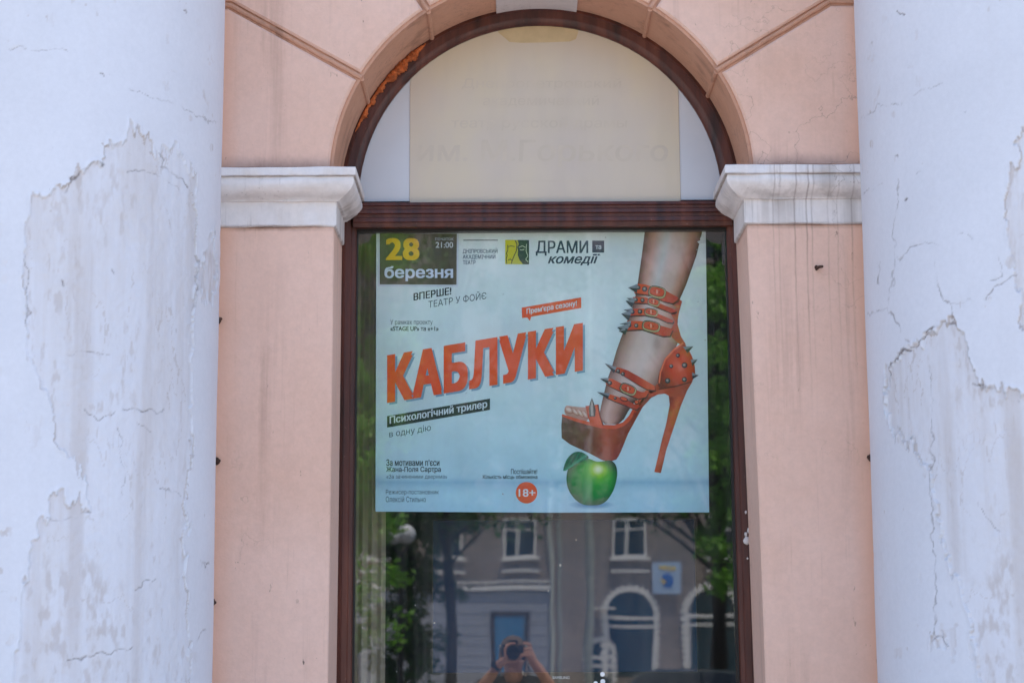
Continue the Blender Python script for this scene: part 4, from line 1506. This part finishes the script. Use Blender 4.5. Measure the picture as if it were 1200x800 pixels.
lo.build('maker_lettering', M['silver'], tv)
xm = (tvx0 + tvx1) / 2
MB().box(xm - 0.03, xm + 0.03, 0.312, 0.35, tvz0 - 0.1, tvz1 - 0.1).box(xm - 0.2, xm + 0.2, 0.26, 0.44, tvz0 - 0.115, tvz0 - 0.1).build('stand', M['tv_plastic'], tv)
cb = thing('cabinet', 'dark wooden cabinet carrying the television inside the window', 'cabinet', (xm, 0.62, 0.4))
MB().box(xm - 0.5, xm + 0.5, 0.42, 0.86, 0.4, tvz0 - 0.14).build('carcass', M['wood_dark'], cb)
MB().box(xm - 0.53, xm + 0.53, 0.2, 0.9, tvz0 - 0.139, tvz0 - 0.1155).build('top', M['wood_dark'], cb)
cx0, cx1 = P(405, 700, 0.12).x, P(451.5, 700, 0.12).x
cu_ = MB()
rs = []
for i in range(41):
    u = i / 40
    x = cx0 + (cx1 - cx0) * u
    y = 0.12 + 0.008 * math.sin(u * 26)
    rs.append([(x, y, 0.64), (x, y, 2.93), (x, y + 0.003, 2.93), (x, y + 0.003, 0.64)])
cu_.rings(rs)
tag(cu_.build('curtain', M['curtain'], None, smooth=True), 'narrow beige curtain hanging inside along the left edge of the window', 'curtain')
for k, (x, y, r_) in enumerate([(706, 789.5, 2.6), (698, 800.0, 2.4), (706.4, 798, 2.8)]):
    p = P(x, y, -0.001)
    mb = MB()
    n_ = 20
    mb.rings([[(p.x + q * r_ * 0.0025 * math.cos(2 * math.pi * i / n_), p.y + dy_, p.z + q * r_ * 0.0025 * math.sin(2 * math.pi * i / n_)) for i in range(n_)] for q, dy_ in ((1, 0.0006), (1, 0), (0.9, -0.0004))])
    mb.rings([[(p.x + q * r_ * 0.0025 * math.cos(2 * math.pi * i / n_), p.y + dy_, p.z + q * r_ * 0.0025 * math.sin(2 * math.pi * i / n_)) for i in range(n_)] for q, dy_ in ((0.35, -0.0004), (0.35, -0.0012))])
    tag(mb.build('round_sticker', M['sticker']), ['topmost of three tiny white round stickers low on the glass', 'lower left one of three tiny white round stickers on the glass', 'lower right one of three tiny white round stickers on the glass'][k], 'sticker', 'round stickers on the window glass')

# ------------------------------------------------------------------ the photographer (seen only in the glass)
def hull(mb, a, ra, b=None, rb=None):
    """convex hull of two ellipsoids"""
    bm = bmesh.new()
    for c, r_ in ((a, ra),) + (((b, rb),) if b is not None else ()):
        rr = r_ if isinstance(r_, (tuple, list)) else (r_, r_, r_)
        q = bmesh.ops.create_icosphere(bm, subdivisions=2, radius=1)['verts']
        for v in q:
            v.co = Vector((c[0] + v.co.x * rr[0], c[1] + v.co.y * rr[1], c[2] + v.co.z * rr[2]))
    g = bmesh.ops.convex_hull(bm, input=bm.verts)
    bmesh.ops.delete(bm, geom=[e for e in g['geom_interior'] if isinstance(e, bmesh.types.BMVert)], context='VERTS')
    bm.verts.index_update()
    mb.add([v.co[:] for v in bm.verts], [[v.index for v in f.verts] for f in bm.faces])
    bm.free()


def chain(mb, pts_, rads):
    for i in range(len(pts_) - 1):
        hull(mb, pts_[i], rads[i], pts_[i + 1], rads[i + 1])


def fuse(mb, name, m, voxel, parent, loc):
    """merge overlapping volumes into one continuous skin"""
    o = mb.build(name, m, None, origin=loc)
    rmod = o.modifiers.new('remesh', 'REMESH')
    rmod.mode = 'VOXEL'
    rmod.voxel_size = voxel
    smd = o.modifiers.new('smooth', 'SMOOTH')
    smd.factor, smd.iterations = 0.5, 5
    dg = bpy.context.evaluated_depsgraph_get()
    me = bpy.data.meshes.new_from_object(o.evaluated_get(dg))
    o.modifiers.clear()
    o.data = me
    me.polygons.foreach_set('use_smooth', [True] * len(me.polygons))
    if parent is not None:
        o.parent = parent
        o.location = (0, 0, 0)
    return o


PY = -5.80
person = thing('person', 'photographer in dark shirt holding a camera to the face, mirrored in the window glass', 'person', (0, PY, 0))
bodyloc = (0, PY, 0)
HY = PY + 0.13
HZ = -0.06
bo = MB()
hull(bo, (0, HY, 1.66 + HZ), (0.075, 0.095, 0.09))
hull(bo, (0, HY + 0.02, 1.60 + HZ), (0.064, 0.082, 0.08), (0, HY + 0.055, 1.545 + HZ), (0.036, 0.035, 0.03))
hull(bo, (0, HY + 0.085, 1.645 + HZ), 0.012, (0, HY + 0.113, 1.605 + HZ), 0.013)
for s in (-1, 1):
    hull(bo, (s * 0.077, HY - 0.005, 1.635 + HZ), (0.012, 0.02, 0.032))
    hull(bo, (s * 0.032, HY + 0.083, 1.642 + HZ), (0.014, 0.01, 0.009))
hull(bo, (-0.02, HY + 0.088, 1.568 + HZ), (0.01, 0.008, 0.007), (0.02, HY + 0.088, 1.568 + HZ), (0.01, 0.008, 0.007))
chain(bo, [(0, HY - 0.02, 1.58 + HZ), (0, PY + 0.02, 1.42)], [0.055, 0.062])
chain(bo, [(0, PY, 1.37), (0, PY, 1.25), (0, PY, 1.08), (0, PY, 0.95)], [(0.17, 0.10, 0.07), (0.155, 0.115, 0.1), (0.14, 0.10, 0.09), (0.165, 0.115, 0.1)])
E_L, E_R = (-0.27, PY + 0.15, 1.29), (0.275, PY + 0.15, 1.30)
W_L, W_R = (-0.088, PY + 0.285, 1.525), (0.112, PY + 0.245, 1.548)
for sh_, el, wr in (((-0.185, PY - 0.01, 1.375), E_L, W_L), ((0.185, PY - 0.01, 1.375), E_R, W_R)):
    mid = tuple((p * 0.62 + q * 0.38) for p, q in zip(el, wr))
    chain(bo, [sh_, tuple((p + q) / 2 for p, q in zip(sh_, el)), el, mid, wr], [0.055, 0.046, 0.038, 0.04, 0.026])
# left hand cups the lens from below
LZ = 1.6
LC = Vector((0, PY + 0.335, LZ))
chain(bo, [W_L, (-0.05, PY + 0.315, 1.553)], [(0.026, 0.03, 0.026), (0.03, 0.036, 0.02)])
for k, (dy_, a_end) in enumerate([(0.037, 24), (0.016, 14), (-0.006, 4), (-0.027, -10)]):
    pts_ = []
    for q in range(5):
        aa = R(-128 + (a_end + 128) * 0 + q * -18)
        pts_.append((LC.x + 0.05 * math.cos(aa) * 1.0, LC.y + dy_, LC.z + 0.05 * math.sin(aa)))
    # fingers wrap up the side of the barrel
    pts_ = [(LC.x + 0.0485 * math.cos(R(t_)), LC.y + dy_, LC.z + 0.0485 * math.sin(R(t_))) for t_ in np.linspace(-120, -275 + a_end, 6)][::1]
    chain(bo, [(-0.045, PY + 0.315 + dy_ * 0.7, 1.556)] + pts_[1:], [0.0105, 0.0098, 0.0094, 0.009, 0.0085, 0.0075])
chain(bo, [(-0.04, PY + 0.30, 1.552), (0.0, PY + 0.315, 1.545), (0.034, PY + 0.325, 1.556), (0.05, PY + 0.335, 1.582)], [0.014, 0.0115, 0.0105, 0.009])
# right hand closed round the grip
chain(bo, [W_R, (0.098, PY + 0.262, 1.59)], [(0.025, 0.027, 0.03), (0.02, 0.026, 0.04)])
for k, z_ in enumerate((1.638, 1.617, 1.596, 1.577)):
    top = k == 0
    pts_ = [(0.095, PY + 0.262, z_ - 0.006), (0.099, PY + 0.295, z_), (0.085, PY + 0.316, z_ + (0.008 if top else 0)), (0.064, PY + 0.320, z_ + (0.012 if top else 0))]
    chain(bo, pts_, [0.0115, 0.0105, 0.0098, 0.0085])
chain(bo, [(0.09, PY + 0.25, 1.585), (0.074, PY + 0.228, 1.60), (0.055, PY + 0.226, 1.618)], [0.014, 0.0105, 0.0095])
for s in (-1, 1):
    chain(bo, [(s * 0.09, PY, 0.94), (s * 0.10, PY + 0.01, 0.5), (s * 0.105, PY - 0.01, 0.34), (s * 0.11, PY - 0.01, 0.09)], [0.085, 0.055, 0.054, 0.036])
    chain(bo, [(s * 0.11, PY - 0.03, 0.05), (s * 0.125, PY + 0.13, 0.035)], [(0.036, 0.04, 0.04), (0.04, 0.045, 0.024)])
body = fuse(bo, 'body', M['skin'], 0.0055, person, bodyloc)
hm = MB()
hull(hm, (0, HY - 0.012, 1.678 + HZ), (0.081, 0.098, 0.082))
hull(hm, (0, HY - 0.05, 1.62 + HZ), (0.074, 0.06, 0.07))
fuse(hm, 'hair', M['hair'], 0.007, person, bodyloc)
cm = MB()
chain(cm, [(0, PY, 1.37), (0, PY, 1.25), (0, PY, 1.08), (0, PY, 0.93)], [(0.187, 0.117, 0.075), (0.172, 0.13, 0.1), (0.16, 0.118, 0.09), (0.182, 0.13, 0.06)])
chain(cm, [(-0.06, PY + 0.01, 1.415), (0.06, PY + 0.01, 1.415)], [0.06, 0.06])
for s, el in ((-1, E_L), (1, E_R)):
    sh_ = (s * 0.185, PY - 0.01, 1.375)
    chain(cm, [(s * 0.05, PY, 1.40), sh_, tuple(p * 0.35 + q * 0.65 for p, q in zip(sh_, el))], [0.066, 0.07, 0.06])
fuse(cm, 'shirt', M['shirt'], 0.008, person, bodyloc)
tm = MB()
for s in (-1, 1):
    chain(tm, [(s * 0.07, PY, 0.98), (s * 0.09, PY, 0.86), (s * 0.10, PY + 0.01, 0.5), (s * 0.11, PY - 0.01, 0.08)], [(0.11, 0.13, 0.05), (0.102, 0.11, 0.09), 0.075, 0.066])
fuse(tm, 'trousers', M['trousers'], 0.009, person, bodyloc)
for s in (-1, 1):
    sm = MB()
    chain(sm, [(s * 0.11, PY - 0.03, 0.055), (s * 0.125, PY + 0.14, 0.045)], [(0.048, 0.06, 0.05), (0.05, 0.06, 0.036)])
    sm2 = fuse(sm, 'shoe', M['shoe'], 0.008, person, bodyloc)
wt = MB()
wv_ = (Vector(E_L) - Vector(W_L)).normalized()
wc_ = Vector(W_L) + wv_ * 0.02
wt.tube([wc_ - wv_ * 0.011, wc_ + wv_ * 0.011], 0.0315, 24)
wt.tube([wc_ + Vector((-0.02, 0.02, 0.012)), wc_ + Vector((-0.028, 0.028, 0.017))], 0.018, 20)
wt.build('wristwatch', M['black'], person)
stp_ = MB()
for s in (-1, 1):
    stp_.tube([(s * 0.075, PY + 0.275, 1.635), (s * 0.085, PY + 0.2, 1.56), (s * 0.075, PY + 0.15, 1.46), (s * 0.065, PY + 0.07, 1.46), (s * 0.055, PY - 0.05, 1.48)], 0.006, 8)

kam = thing('handheld_camera', 'black camera with large lens raised to the photographer’s face', 'camera', (0, PY + 0.275, 1.6))
kb = MB()


def rounded_box(mb, x0, x1, y0, y1, z0, z1, r_):
    poly = []
    for cx, cz, a in ((x1 - r_, z1 - r_, 0), (x0 + r_, z1 - r_, 90), (x0 + r_, z0 + r_, 180), (x1 - r_, z0 + r_, 270)):
        poly += [(cx + r_ * math.cos(R(a + k * 18)), cz + r_ * math.sin(R(a + k * 18))) for k in range(6)]
    mb.prism(poly, y0, y1, 0.004)


rounded_box(kb, -0.072, 0.072, PY + 0.235, PY + 0.285, 1.552, 1.640, 0.014)
rounded_box(kb, -0.03, 0.03, PY + 0.225, PY + 0.292, 1.638, 1.668, 0.012)
rounded_box(kb, 0.045, 0.072, PY + 0.28, PY + 0.303, 1.556, 1.636, 0.010)
kb.build('camera_body', M['black'], kam)
ll = MB()
n_ = 40
axis = Vector((0, math.cos(PITCH), math.sin(PITCH)))
upv = Vector((0, -math.sin(PITCH), math.cos(PITCH)))
c0 = Vector((0, PY + 0.28, 1.6 - 0.11 * math.sin(PITCH)))


def lring(d, r_):
    return [tuple(c0 + axis * d + Vector((1, 0, 0)) * (r_ * math.cos(2 * math.pi * i / n_)) + upv * (r_ * math.sin(2 * math.pi * i / n_))) for i in range(n_)]


ll.rings([lring(0, 0.034), lring(0.02, 0.036), lring(0.022, 0.0385), (lring(0.05, 0.0385)), lring(0.052, 0.0365), lring(0.07, 0.0375), lring(0.098, 0.0405), lring(0.1, 0.040), lring(0.1, 0.0345), lring(0.093, 0.033), lring(0.085, 0.032)])
ll.build('lens_barrel', M['black'], kam, smooth=True)
lgm = MB()
lgm.rings([lring(0.086, 0.0318), lring(0.089, 0.026), lring(0.0915, 0.016), lring(0.0925, 0.004)])
lgm.build('lens_glass', M['lens'], kam, smooth=True)
stp_.build('neck_strap', M['strap'], kam, smooth=True)

# ------------------------------------------------------------------ the street mirrored in the glass
# far building: 80 m of mirrored distance, 27 photo pixels to the metre
YB = -74.6
SB = F / 80.0


def bx(px):
    return (px - 598) / SB


def bz(py):
    return 1.6 + (763 - py) / SB


blk = thing('apartment_block', 'brown brick block with white arched shop windows, mirrored across the street', 'building', (0, YB, 0))
HB = 21.5
MB().box(-30, 30, YB - 12, YB, 0, HB).build('wall', M['brick'], blk)
MB().box(-30.4, 30.4, YB - 12.4, YB + 0.5, HB, HB + 0.5).build('roof', M['roof'], blk)
gf = MB()
gz = bz(693)
GXR = bx(640)
zc = 0.0
while zc < gz - 0.1:                                      # rusticated courses
    gf.box(-30, GXR, YB + 0.003, YB + 0.12, zc, min(zc + 0.42, gz))
    gf.box(-30, GXR, YB + 0.003, YB + 0.08, zc + 0.42, zc + 0.46)
    zc += 0.46
gf.build('ground_floor_facing', M['rust_stone'], blk)
MB().box(-30, GXR + 0.05, YB + 0.003, YB + 0.28, gz + 0.02, gz + 0.2).box(-30, GXR, YB + 0.003, YB + 0.2, bz(684), bz(682)).build('belt_cornice', M['white_trim'], blk)


def far_window(x0, x1, z0, z1, trim='white_trim'):
    f = MB()
    yb = YB + 0.003
    t_ = 0.09
    f.box(x0, x1, yb, yb + 0.06, z1 - t_, z1)
    f.box(x0, x1, yb, yb + 0.06, z0, z0 + t_)
    for x in (x0, x1 - t_, (x0 * 0.62 + x1 * 0.38)):
        f.box(x, x + t_, yb, yb + 0.058, z0 + t_, z1 - t_)
    f.box(x0 + t_, x1 - t_, yb, yb + 0.055, z0 + (z1 - z0) * 0.7, z0 + (z1 - z0) * 0.7 + 0.06)
    fo_ = f.build('window', M[trim], blk)
    g = MB().box(x0 + t_, x1 - t_, yb, yb + 0.02, z0 + t_, z1 - t_).build('pane', M['dark_glass'], fo_)
    s = MB().box(x0 - 0.15, x1 + 0.15, yb, yb + 0.3, z0 - 0.12, z0 - 0.004).box(x0 - 0.1, x1 + 0.1, yb, yb + 0.22, z0 - 0.62, z0 - 0.52)
    s.build('sill', M[trim if trim == 'white_trim' else 'brick'], fo_)
    return fo_


for fl in range(5):
    z0 = bz(656) + fl * 3.25
    for xc in (bx(606), bx(733), bx(846), bx(520), bx(440), bx(940), bx(1030), bx(350)):
        far_window(xc - 0.72, xc + 0.72, z0, z0 + 1.7, 'white_trim' if fl == 0 else 'wood_dark')
for (xc, hw, ztop) in ((bx(733), 0.98, bz(687)), (bx(829), 0.98, bz(685)), (bx(925), 0.98, bz(685)), (bx(1021), 0.98, bz(685)), (bx(697), 0.45, bz(748))):
    wd = 0.3 if hw > 0.5 else 0.2
    zs_ = ztop - hw - wd
    zb = 0.5 if hw > 0.5 else 0.2
    sur = MB()
    n_ = 29
    for i in range(n_):
        a0_, a1_ = math.pi * i / n_, math.pi * (i + 1) / n_
        dd = 0.16 if i % 2 else 0.10
        ri, ro_ = hw, hw + wd
        q = [(xc + r_ * math.cos(a), z) for r_, a, z in ()]
        if i % 2:
            ro_ = hw + wd * 0.68
        pa = [(xc + ri * math.cos(a0_), zs_ + ri * math.sin(a0_)), (xc + ro_ * math.cos(a0_), zs_ + ro_ * math.sin(a0_)), (xc + ro_ * math.cos(a1_), zs_ + ro_ * math.sin(a1_)), (xc + ri * math.cos(a1_), zs_ + ri * math.sin(a1_))]
        sur.prism(pa, YB + 0.003, YB + dd)
    z = zb
    k = 0
    while z < zs_ - 0.01:
        h_ = min(0.14, zs_ - z)
        dd = 0.16 if k % 2 else 0.10
        for s in (-1, 1):
            xa, xb = sorted((xc + s * hw, xc + s * (hw + wd * (1 if k % 2 else 0.68))))
            sur.box(xa, xb, YB + 0.003, YB + dd, z, z + h_)
        z += h_
        k += 1
    so = sur.build('arched_surround', M['white_trim'], blk)
    pn = MB().prism([(xc - hw, zb)] + [(xc + hw, zb)] + [(xc + hw * math.cos(math.pi * i / 20), zs_ + hw * math.sin(math.pi * i / 20)) for i in range(21)], YB + 0.03, YB + 0.003)
    pn.build('shop_pane', M['teal_glass'], so)
    mu = MB()
    mu.box(xc - hw, xc + hw, YB + 0.031, YB + 0.09, zs_ - 0.2, zs_ - 0.08)
    mu.box(xc - hw, xc + hw, YB + 0.031, YB + 0.08, zs_ - 0.55, zs_ - 0.45)
    mu.build('mullion', M['white_trim'], so)
dr = MB().box(bx(576), bx(611), YB + 0.123, YB + 0.17, 0.0, bz(722)).build('door', M['blue_door'], blk)
MB().box(bx(571), bx(575.9), YB + 0.123, YB + 0.2, 0.0, bz(717)).box(bx(611.1), bx(616), YB + 0.123, YB + 0.2, 0, bz(717)).box(bx(576), bx(611), YB + 0.123, YB + 0.2, bz(721.9), bz(717)).build('door_frame', M['wood_dark'], blk)
dp_ = MB().tube([(bx(643), YB + 0.25, 0), (bx(643), YB + 0.25, HB)], 0.1, 10)
dp_.build('downpipe', M['pole'], blk)
MB().box(bx(690), bx(716), YB + 0.13, YB + 0.55, bz(716.5), bz(714.5)).build('ledge', M['white_trim'], blk)
sg = thing('shop_sign', 'pale blue and yellow sign above the arches, mirrored in the glass', 'sign', (bx(776), YB + 0.3, bz(680)))
MB().box(bx(759), bx(793), YB + 0.20, YB + 0.28, bz(698), bz(662)).build('sign_board', M['sign_pale'], sg)
e_ = MB()
for i, (cx, cy, rx, ry, m_) in enumerate([(778, 683, 7.5, 8.5, 'sign_blue')]):
    pp = ellipse(cx, cy, rx, ry, 0, 24)
    MB().prism([(bx(x), bz(y)) for x, y in pp], YB + 0.31, YB + 0.282).build('emblem', M['sign_blue'], sg)
MB().prism([(bx(x), bz(y)) for x, y in [(771, 680), (777, 685), (774, 687), (770, 684)]], YB + 0.33, YB + 0.312).prism([(bx(x), bz(y)) for x, y in [(768, 666), (788, 668), (788, 671), (768, 669)]], YB + 0.31, YB + 0.282).build('emblem', M['sign_yellow'], sg)

# posts between the road and the theatre
def post(px_, Yp, r_, name, label, top):
    D = -Yp + 5.4
    x = (px_ - 598) / (F / D)
    o = thing(name, label, 'pole', (x, Yp, 0), 'poles along the street')
    MB().tube([(x, Yp, -0.12), (x + 0.06, Yp, top)], [r_, r_ * 0.75], 14).build('shaft', M['pole'], o, smooth=True)
    MB().tube([(x, Yp, -0.12), (x, Yp, 0.5), (x, Yp, 0.52)], [r_ * 1.5, r_ * 1.5, r_ * 1.1], 14).build('foot', M['pole'], o)
    MB().tube([(x - 0.5, Yp, top - 0.4), (x + 0.6, Yp, top - 0.35)], 0.03, 8).build('crossarm', M['pole'], o)
    return o


post(652, -31, 0.04, 'street_pole', 'slimmer of two pale poles mirrored side by side in the glass', 9)
post(685, -28, 0.075, 'street_pole', 'stouter of two pale poles mirrored side by side in the glass', 10)
lmx, lmy = -1.5, -19.6
lamp = thing('street_lamp', 'street lamp with two white globes mirrored low at the left of the glass', 'street lamp', (lmx, lmy, 0))
MB().tube([(lmx, lmy, -0.12), (lmx, lmy, 0.3), (lmx, lmy, 0.32), (lmx, lmy, 2.9)], [0.08, 0.075, 0.045, 0.035], 14).build('post', M['black'], lamp, smooth=True)
MB().tube([(lmx - 0.1, lmy, 2.98), (lmx, lmy, 2.88), (lmx + 0.1, lmy - 0.05, 3.0)], 0.02, 8).build('arm', M['black'], lamp)
for dx_, dz_, r_ in ((-0.08, 3.13, 0.10), (0.07, 3.16, 0.125)):
    mb = MB()
    n_ = 24
    mb.rings([[(lmx + dx_ + r_ * math.sin(math.pi * k / 14) * math.cos(2 * math.pi * i / n_), lmy + r_ * math.sin(math.pi * k / 14) * math.sin(2 * math.pi * i / n_), dz_ - r_ * 1.1 * math.cos(math.pi * k / 14)) for i in range(n_)] for k in range(1, 14)])
    mb.build('globe', M['globe'], lamp, smooth='all')


def tree(x, y, h, rad, zlow, m, seed, label, tr=0.14, lean=0.0, n_clump=60, leaf=0.15, per=130, squash=1.0):
    g = random.Random(seed)
    o = thing('broadleaf_tree', label, 'tree', (x, y, -0.13), 'trees across the street')
    tk = MB()
    top = Vector((x + lean, y, zlow + (h - zlow) * 0.6))
    b0 = Vector((x, y, -0.13))
    tk.tube([b0, b0.lerp(top, 0.25) + Vector((0.05, 0, 0)), b0.lerp(top, 0.6), top], [tr * 1.25, tr, tr * 0.75, tr * 0.25], 12)
    cl = []
    for i in range(n_clump):
        a, rr, zz_ = g.uniform(0, 2 * math.pi), rad * math.sqrt(g.uniform(0.02, 1)), g.uniform(0, 1)
        wdt = math.sin(math.pi * (0.12 + 0.83 * zz_)) ** 0.6
        c = Vector((x + lean * zz_ + rr * wdt * math.cos(a), y + rr * wdt * math.sin(a) * squash, zlow + zz_ * (h - zlow) + g.uniform(-.3, .3)))
        cl.append((c, g.uniform(0.35, 0.75) * min(1.0, max(0.62, rad / 1.8))))
        if i % 4 == 0:
            st_ = b0.lerp(top, 0.35 + 0.55 * zz_)
            tk.tube([st_, st_.lerp(c, 0.55) + Vector((0, 0, 0.15)), c], [tr * 0.35, tr * 0.2, tr * 0.06], 6)
    tk.build('trunk', M['bark'], o, smooth='all', origin=None)
    vv, ff = [], []
    for c, r_ in cl:
        for _ in range(per):
            d = Vector((g.gauss(0, 1), g.gauss(0, 1), g.gauss(0, 1))).normalized() * (r_ * g.uniform(0.35, 1.0))
            p = c + Vector((d.x, d.y, d.z * 0.75))
            nrm = Vector((g.gauss(0, 1), g.gauss(0, 1), g.gauss(0.6, 1))).normalized()
            u = nrm.orthogonal().normalized()
            u.rotate(Matrix.Rotation(g.uniform(0, 6.28), 3, nrm))
            v = nrm.cross(u)
            s = leaf * g.uniform(0.6, 1.2)
            k = len(vv)
            vv += [p - u * s * 0.5, p + v * s * 0.28 + nrm * s * 0.06, p + u * s * 0.5, p - v * s * 0.28 + nrm * s * 0.06]
            ff.append((k, k + 1, k + 2, k + 3))
    cm_ = MB()
    cm_.add(vv, ff)
    cm_.build('crown', m, o, fix=False)
    return o


tree(-1.0, -24.5, 11, 2.3, 3.6, M['leaf_dark'], 1, 'spreading dark tree mirrored in front of the brick block’s blue door', 0.09, -0.2, 110)
tree(-1.95, -17, 8.5, 0.62, 1.75, M['leaf_bright'], 2, 'bright green tree mirrored at the far left edge of the glass', 0.05, 0.0, 60, 0.11)
tree(-1.72, -26, 6.5, 0.75, 1.0, M['leaf_dark'], 8, 'narrow dark bushy tree close behind the globe lamp in the reflection', 0.06, 0.0, 70, 0.13)
tree(4.35, -35, 12.5, 4.2, 4.75, M['leaf_dark'], 3, 'tree whose dark trunk crosses the right arched shop window', 0.17, 0.2, 190)
tree(3.7, -26, 9.0, 0.95, 2.7, M['leaf_bright'], 4, 'sunlit green tree mirrored along the right edge of the glass', 0.06, 0.2, 75)
tree(-9.5, -30, 11, 3.0, 3.0, M['leaf_dark'], 5, 'broad tree across the street beyond the left column', 0.2, 0, 60)
tree(11.5, -30, 11, 3.0, 3.0, M['leaf_bright'], 6, 'broad tree across the street beyond the right column', 0.2, 0, 60)

# parked car, only its roof shows in the glass
CXc, CYc = 2.2, -21.5
car = thing('parked_car', 'dark parked car whose roof shows at the foot of the glass', 'car', (CXc, CYc, -0.12))


def carpt(x, y, z):
    return (CXc + x, CYc + y, -0.12 + z)


secs = [(-2.15, 0.45, 0.62, 0.70), (-2.05, 0.32, 0.78, 0.80), (-1.3, 0.26, 0.92, 0.86), (-0.7, 0.24, 0.97, 0.88), (0.6, 0.24, 0.98, 0.88), (1.6, 0.26, 1.0, 0.86), (2.1, 0.34, 0.95, 0.80), (2.2, 0.5, 0.8, 0.72)]
cbm = MB()
cbm.rings([[carpt(x, s * w_, z) for s, w_, z in ((-1, hw * 0.92, z0), (-1, hw, (z0 + z1) / 2), (-1, hw * 0.97, z1 - 0.06), (-1, hw * 0.88, z1), (1, hw * 0.88, z1), (1, hw * 0.97, z1 - 0.06), (1, hw, (z0 + z1) / 2), (1, hw * 0.92, z0))] for x, z0, z1, hw in secs])
cbody = cbm.build('body', M['car_paint'], car, smooth=True)
cabs = [(-1.05, 0.94, 0.74), (-0.45, 1.36, 0.62), (-0.1, 1.42, 0.60), (0.7, 1.42, 0.60), (1.15, 1.36, 0.60), (1.75, 0.97, 0.70)]
cg = MB()
cg.rings([[carpt(x, s * w_, z) for s, w_, z in ((-1, 0.76, 0.92), (-1, hw, z1 - 0.03), (-1, hw * 0.85, z1), (1, hw * 0.85, z1), (1, hw, z1 - 0.03), (1, 0.76, 0.92))] for x, z1, hw in cabs])
cg.build('glasshouse', M['dark_glass'], car, smooth=True)
cr_ = MB()
cr_.rings([[carpt(x, s * w_, z1 + dz_) for s, w_, dz_ in ((-1, hw * 1.01, -0.05), (-1, hw * 0.9, 0.012), (0, 0, 0.03), (1, hw * 0.9, 0.012), (1, hw * 1.01, -0.05), (1, hw * 0.9, -0.03), (-1, hw * 0.9, -0.03))] for x, z1, hw in cabs[1:5]])
cr_.build('roof_panel', M['car_paint'], car, smooth=True)
for x in (-1.35, 1.4):
    for s in (-1, 1):
        wv2 = MB().tube([carpt(x, s * 0.70, 0.32), carpt(x, s * 0.90, 0.32)], 0.32, 24).build('wheel', M['tyre'], car)
        rr = MB().tube([carpt(x, s * 0.89, 0.32), carpt(x, s * 0.915, 0.32)], 0.2, 24).build('rim', M['rim'], wv2)
for s in (-1, 1):
    MB().box(*sorted((CXc - 2.16, CXc - 2.08)), *sorted((CYc + s * 0.42, CYc + s * 0.7)), 0.46, 0.58).build('headlight', M['headlight'], car)
    MB().box(CXc + 2.1, CXc + 2.2, *sorted((CYc + s * 0.45, CYc + s * 0.72)), 0.6, 0.74).build('taillight', M['taillight'], car)
    MB().box(CXc - 0.85, CXc - 0.68, *sorted((CYc + s * 0.88, CYc + s * 1.0)), 0.82, 0.93).build('door_mirror', M['car_paint'], car)
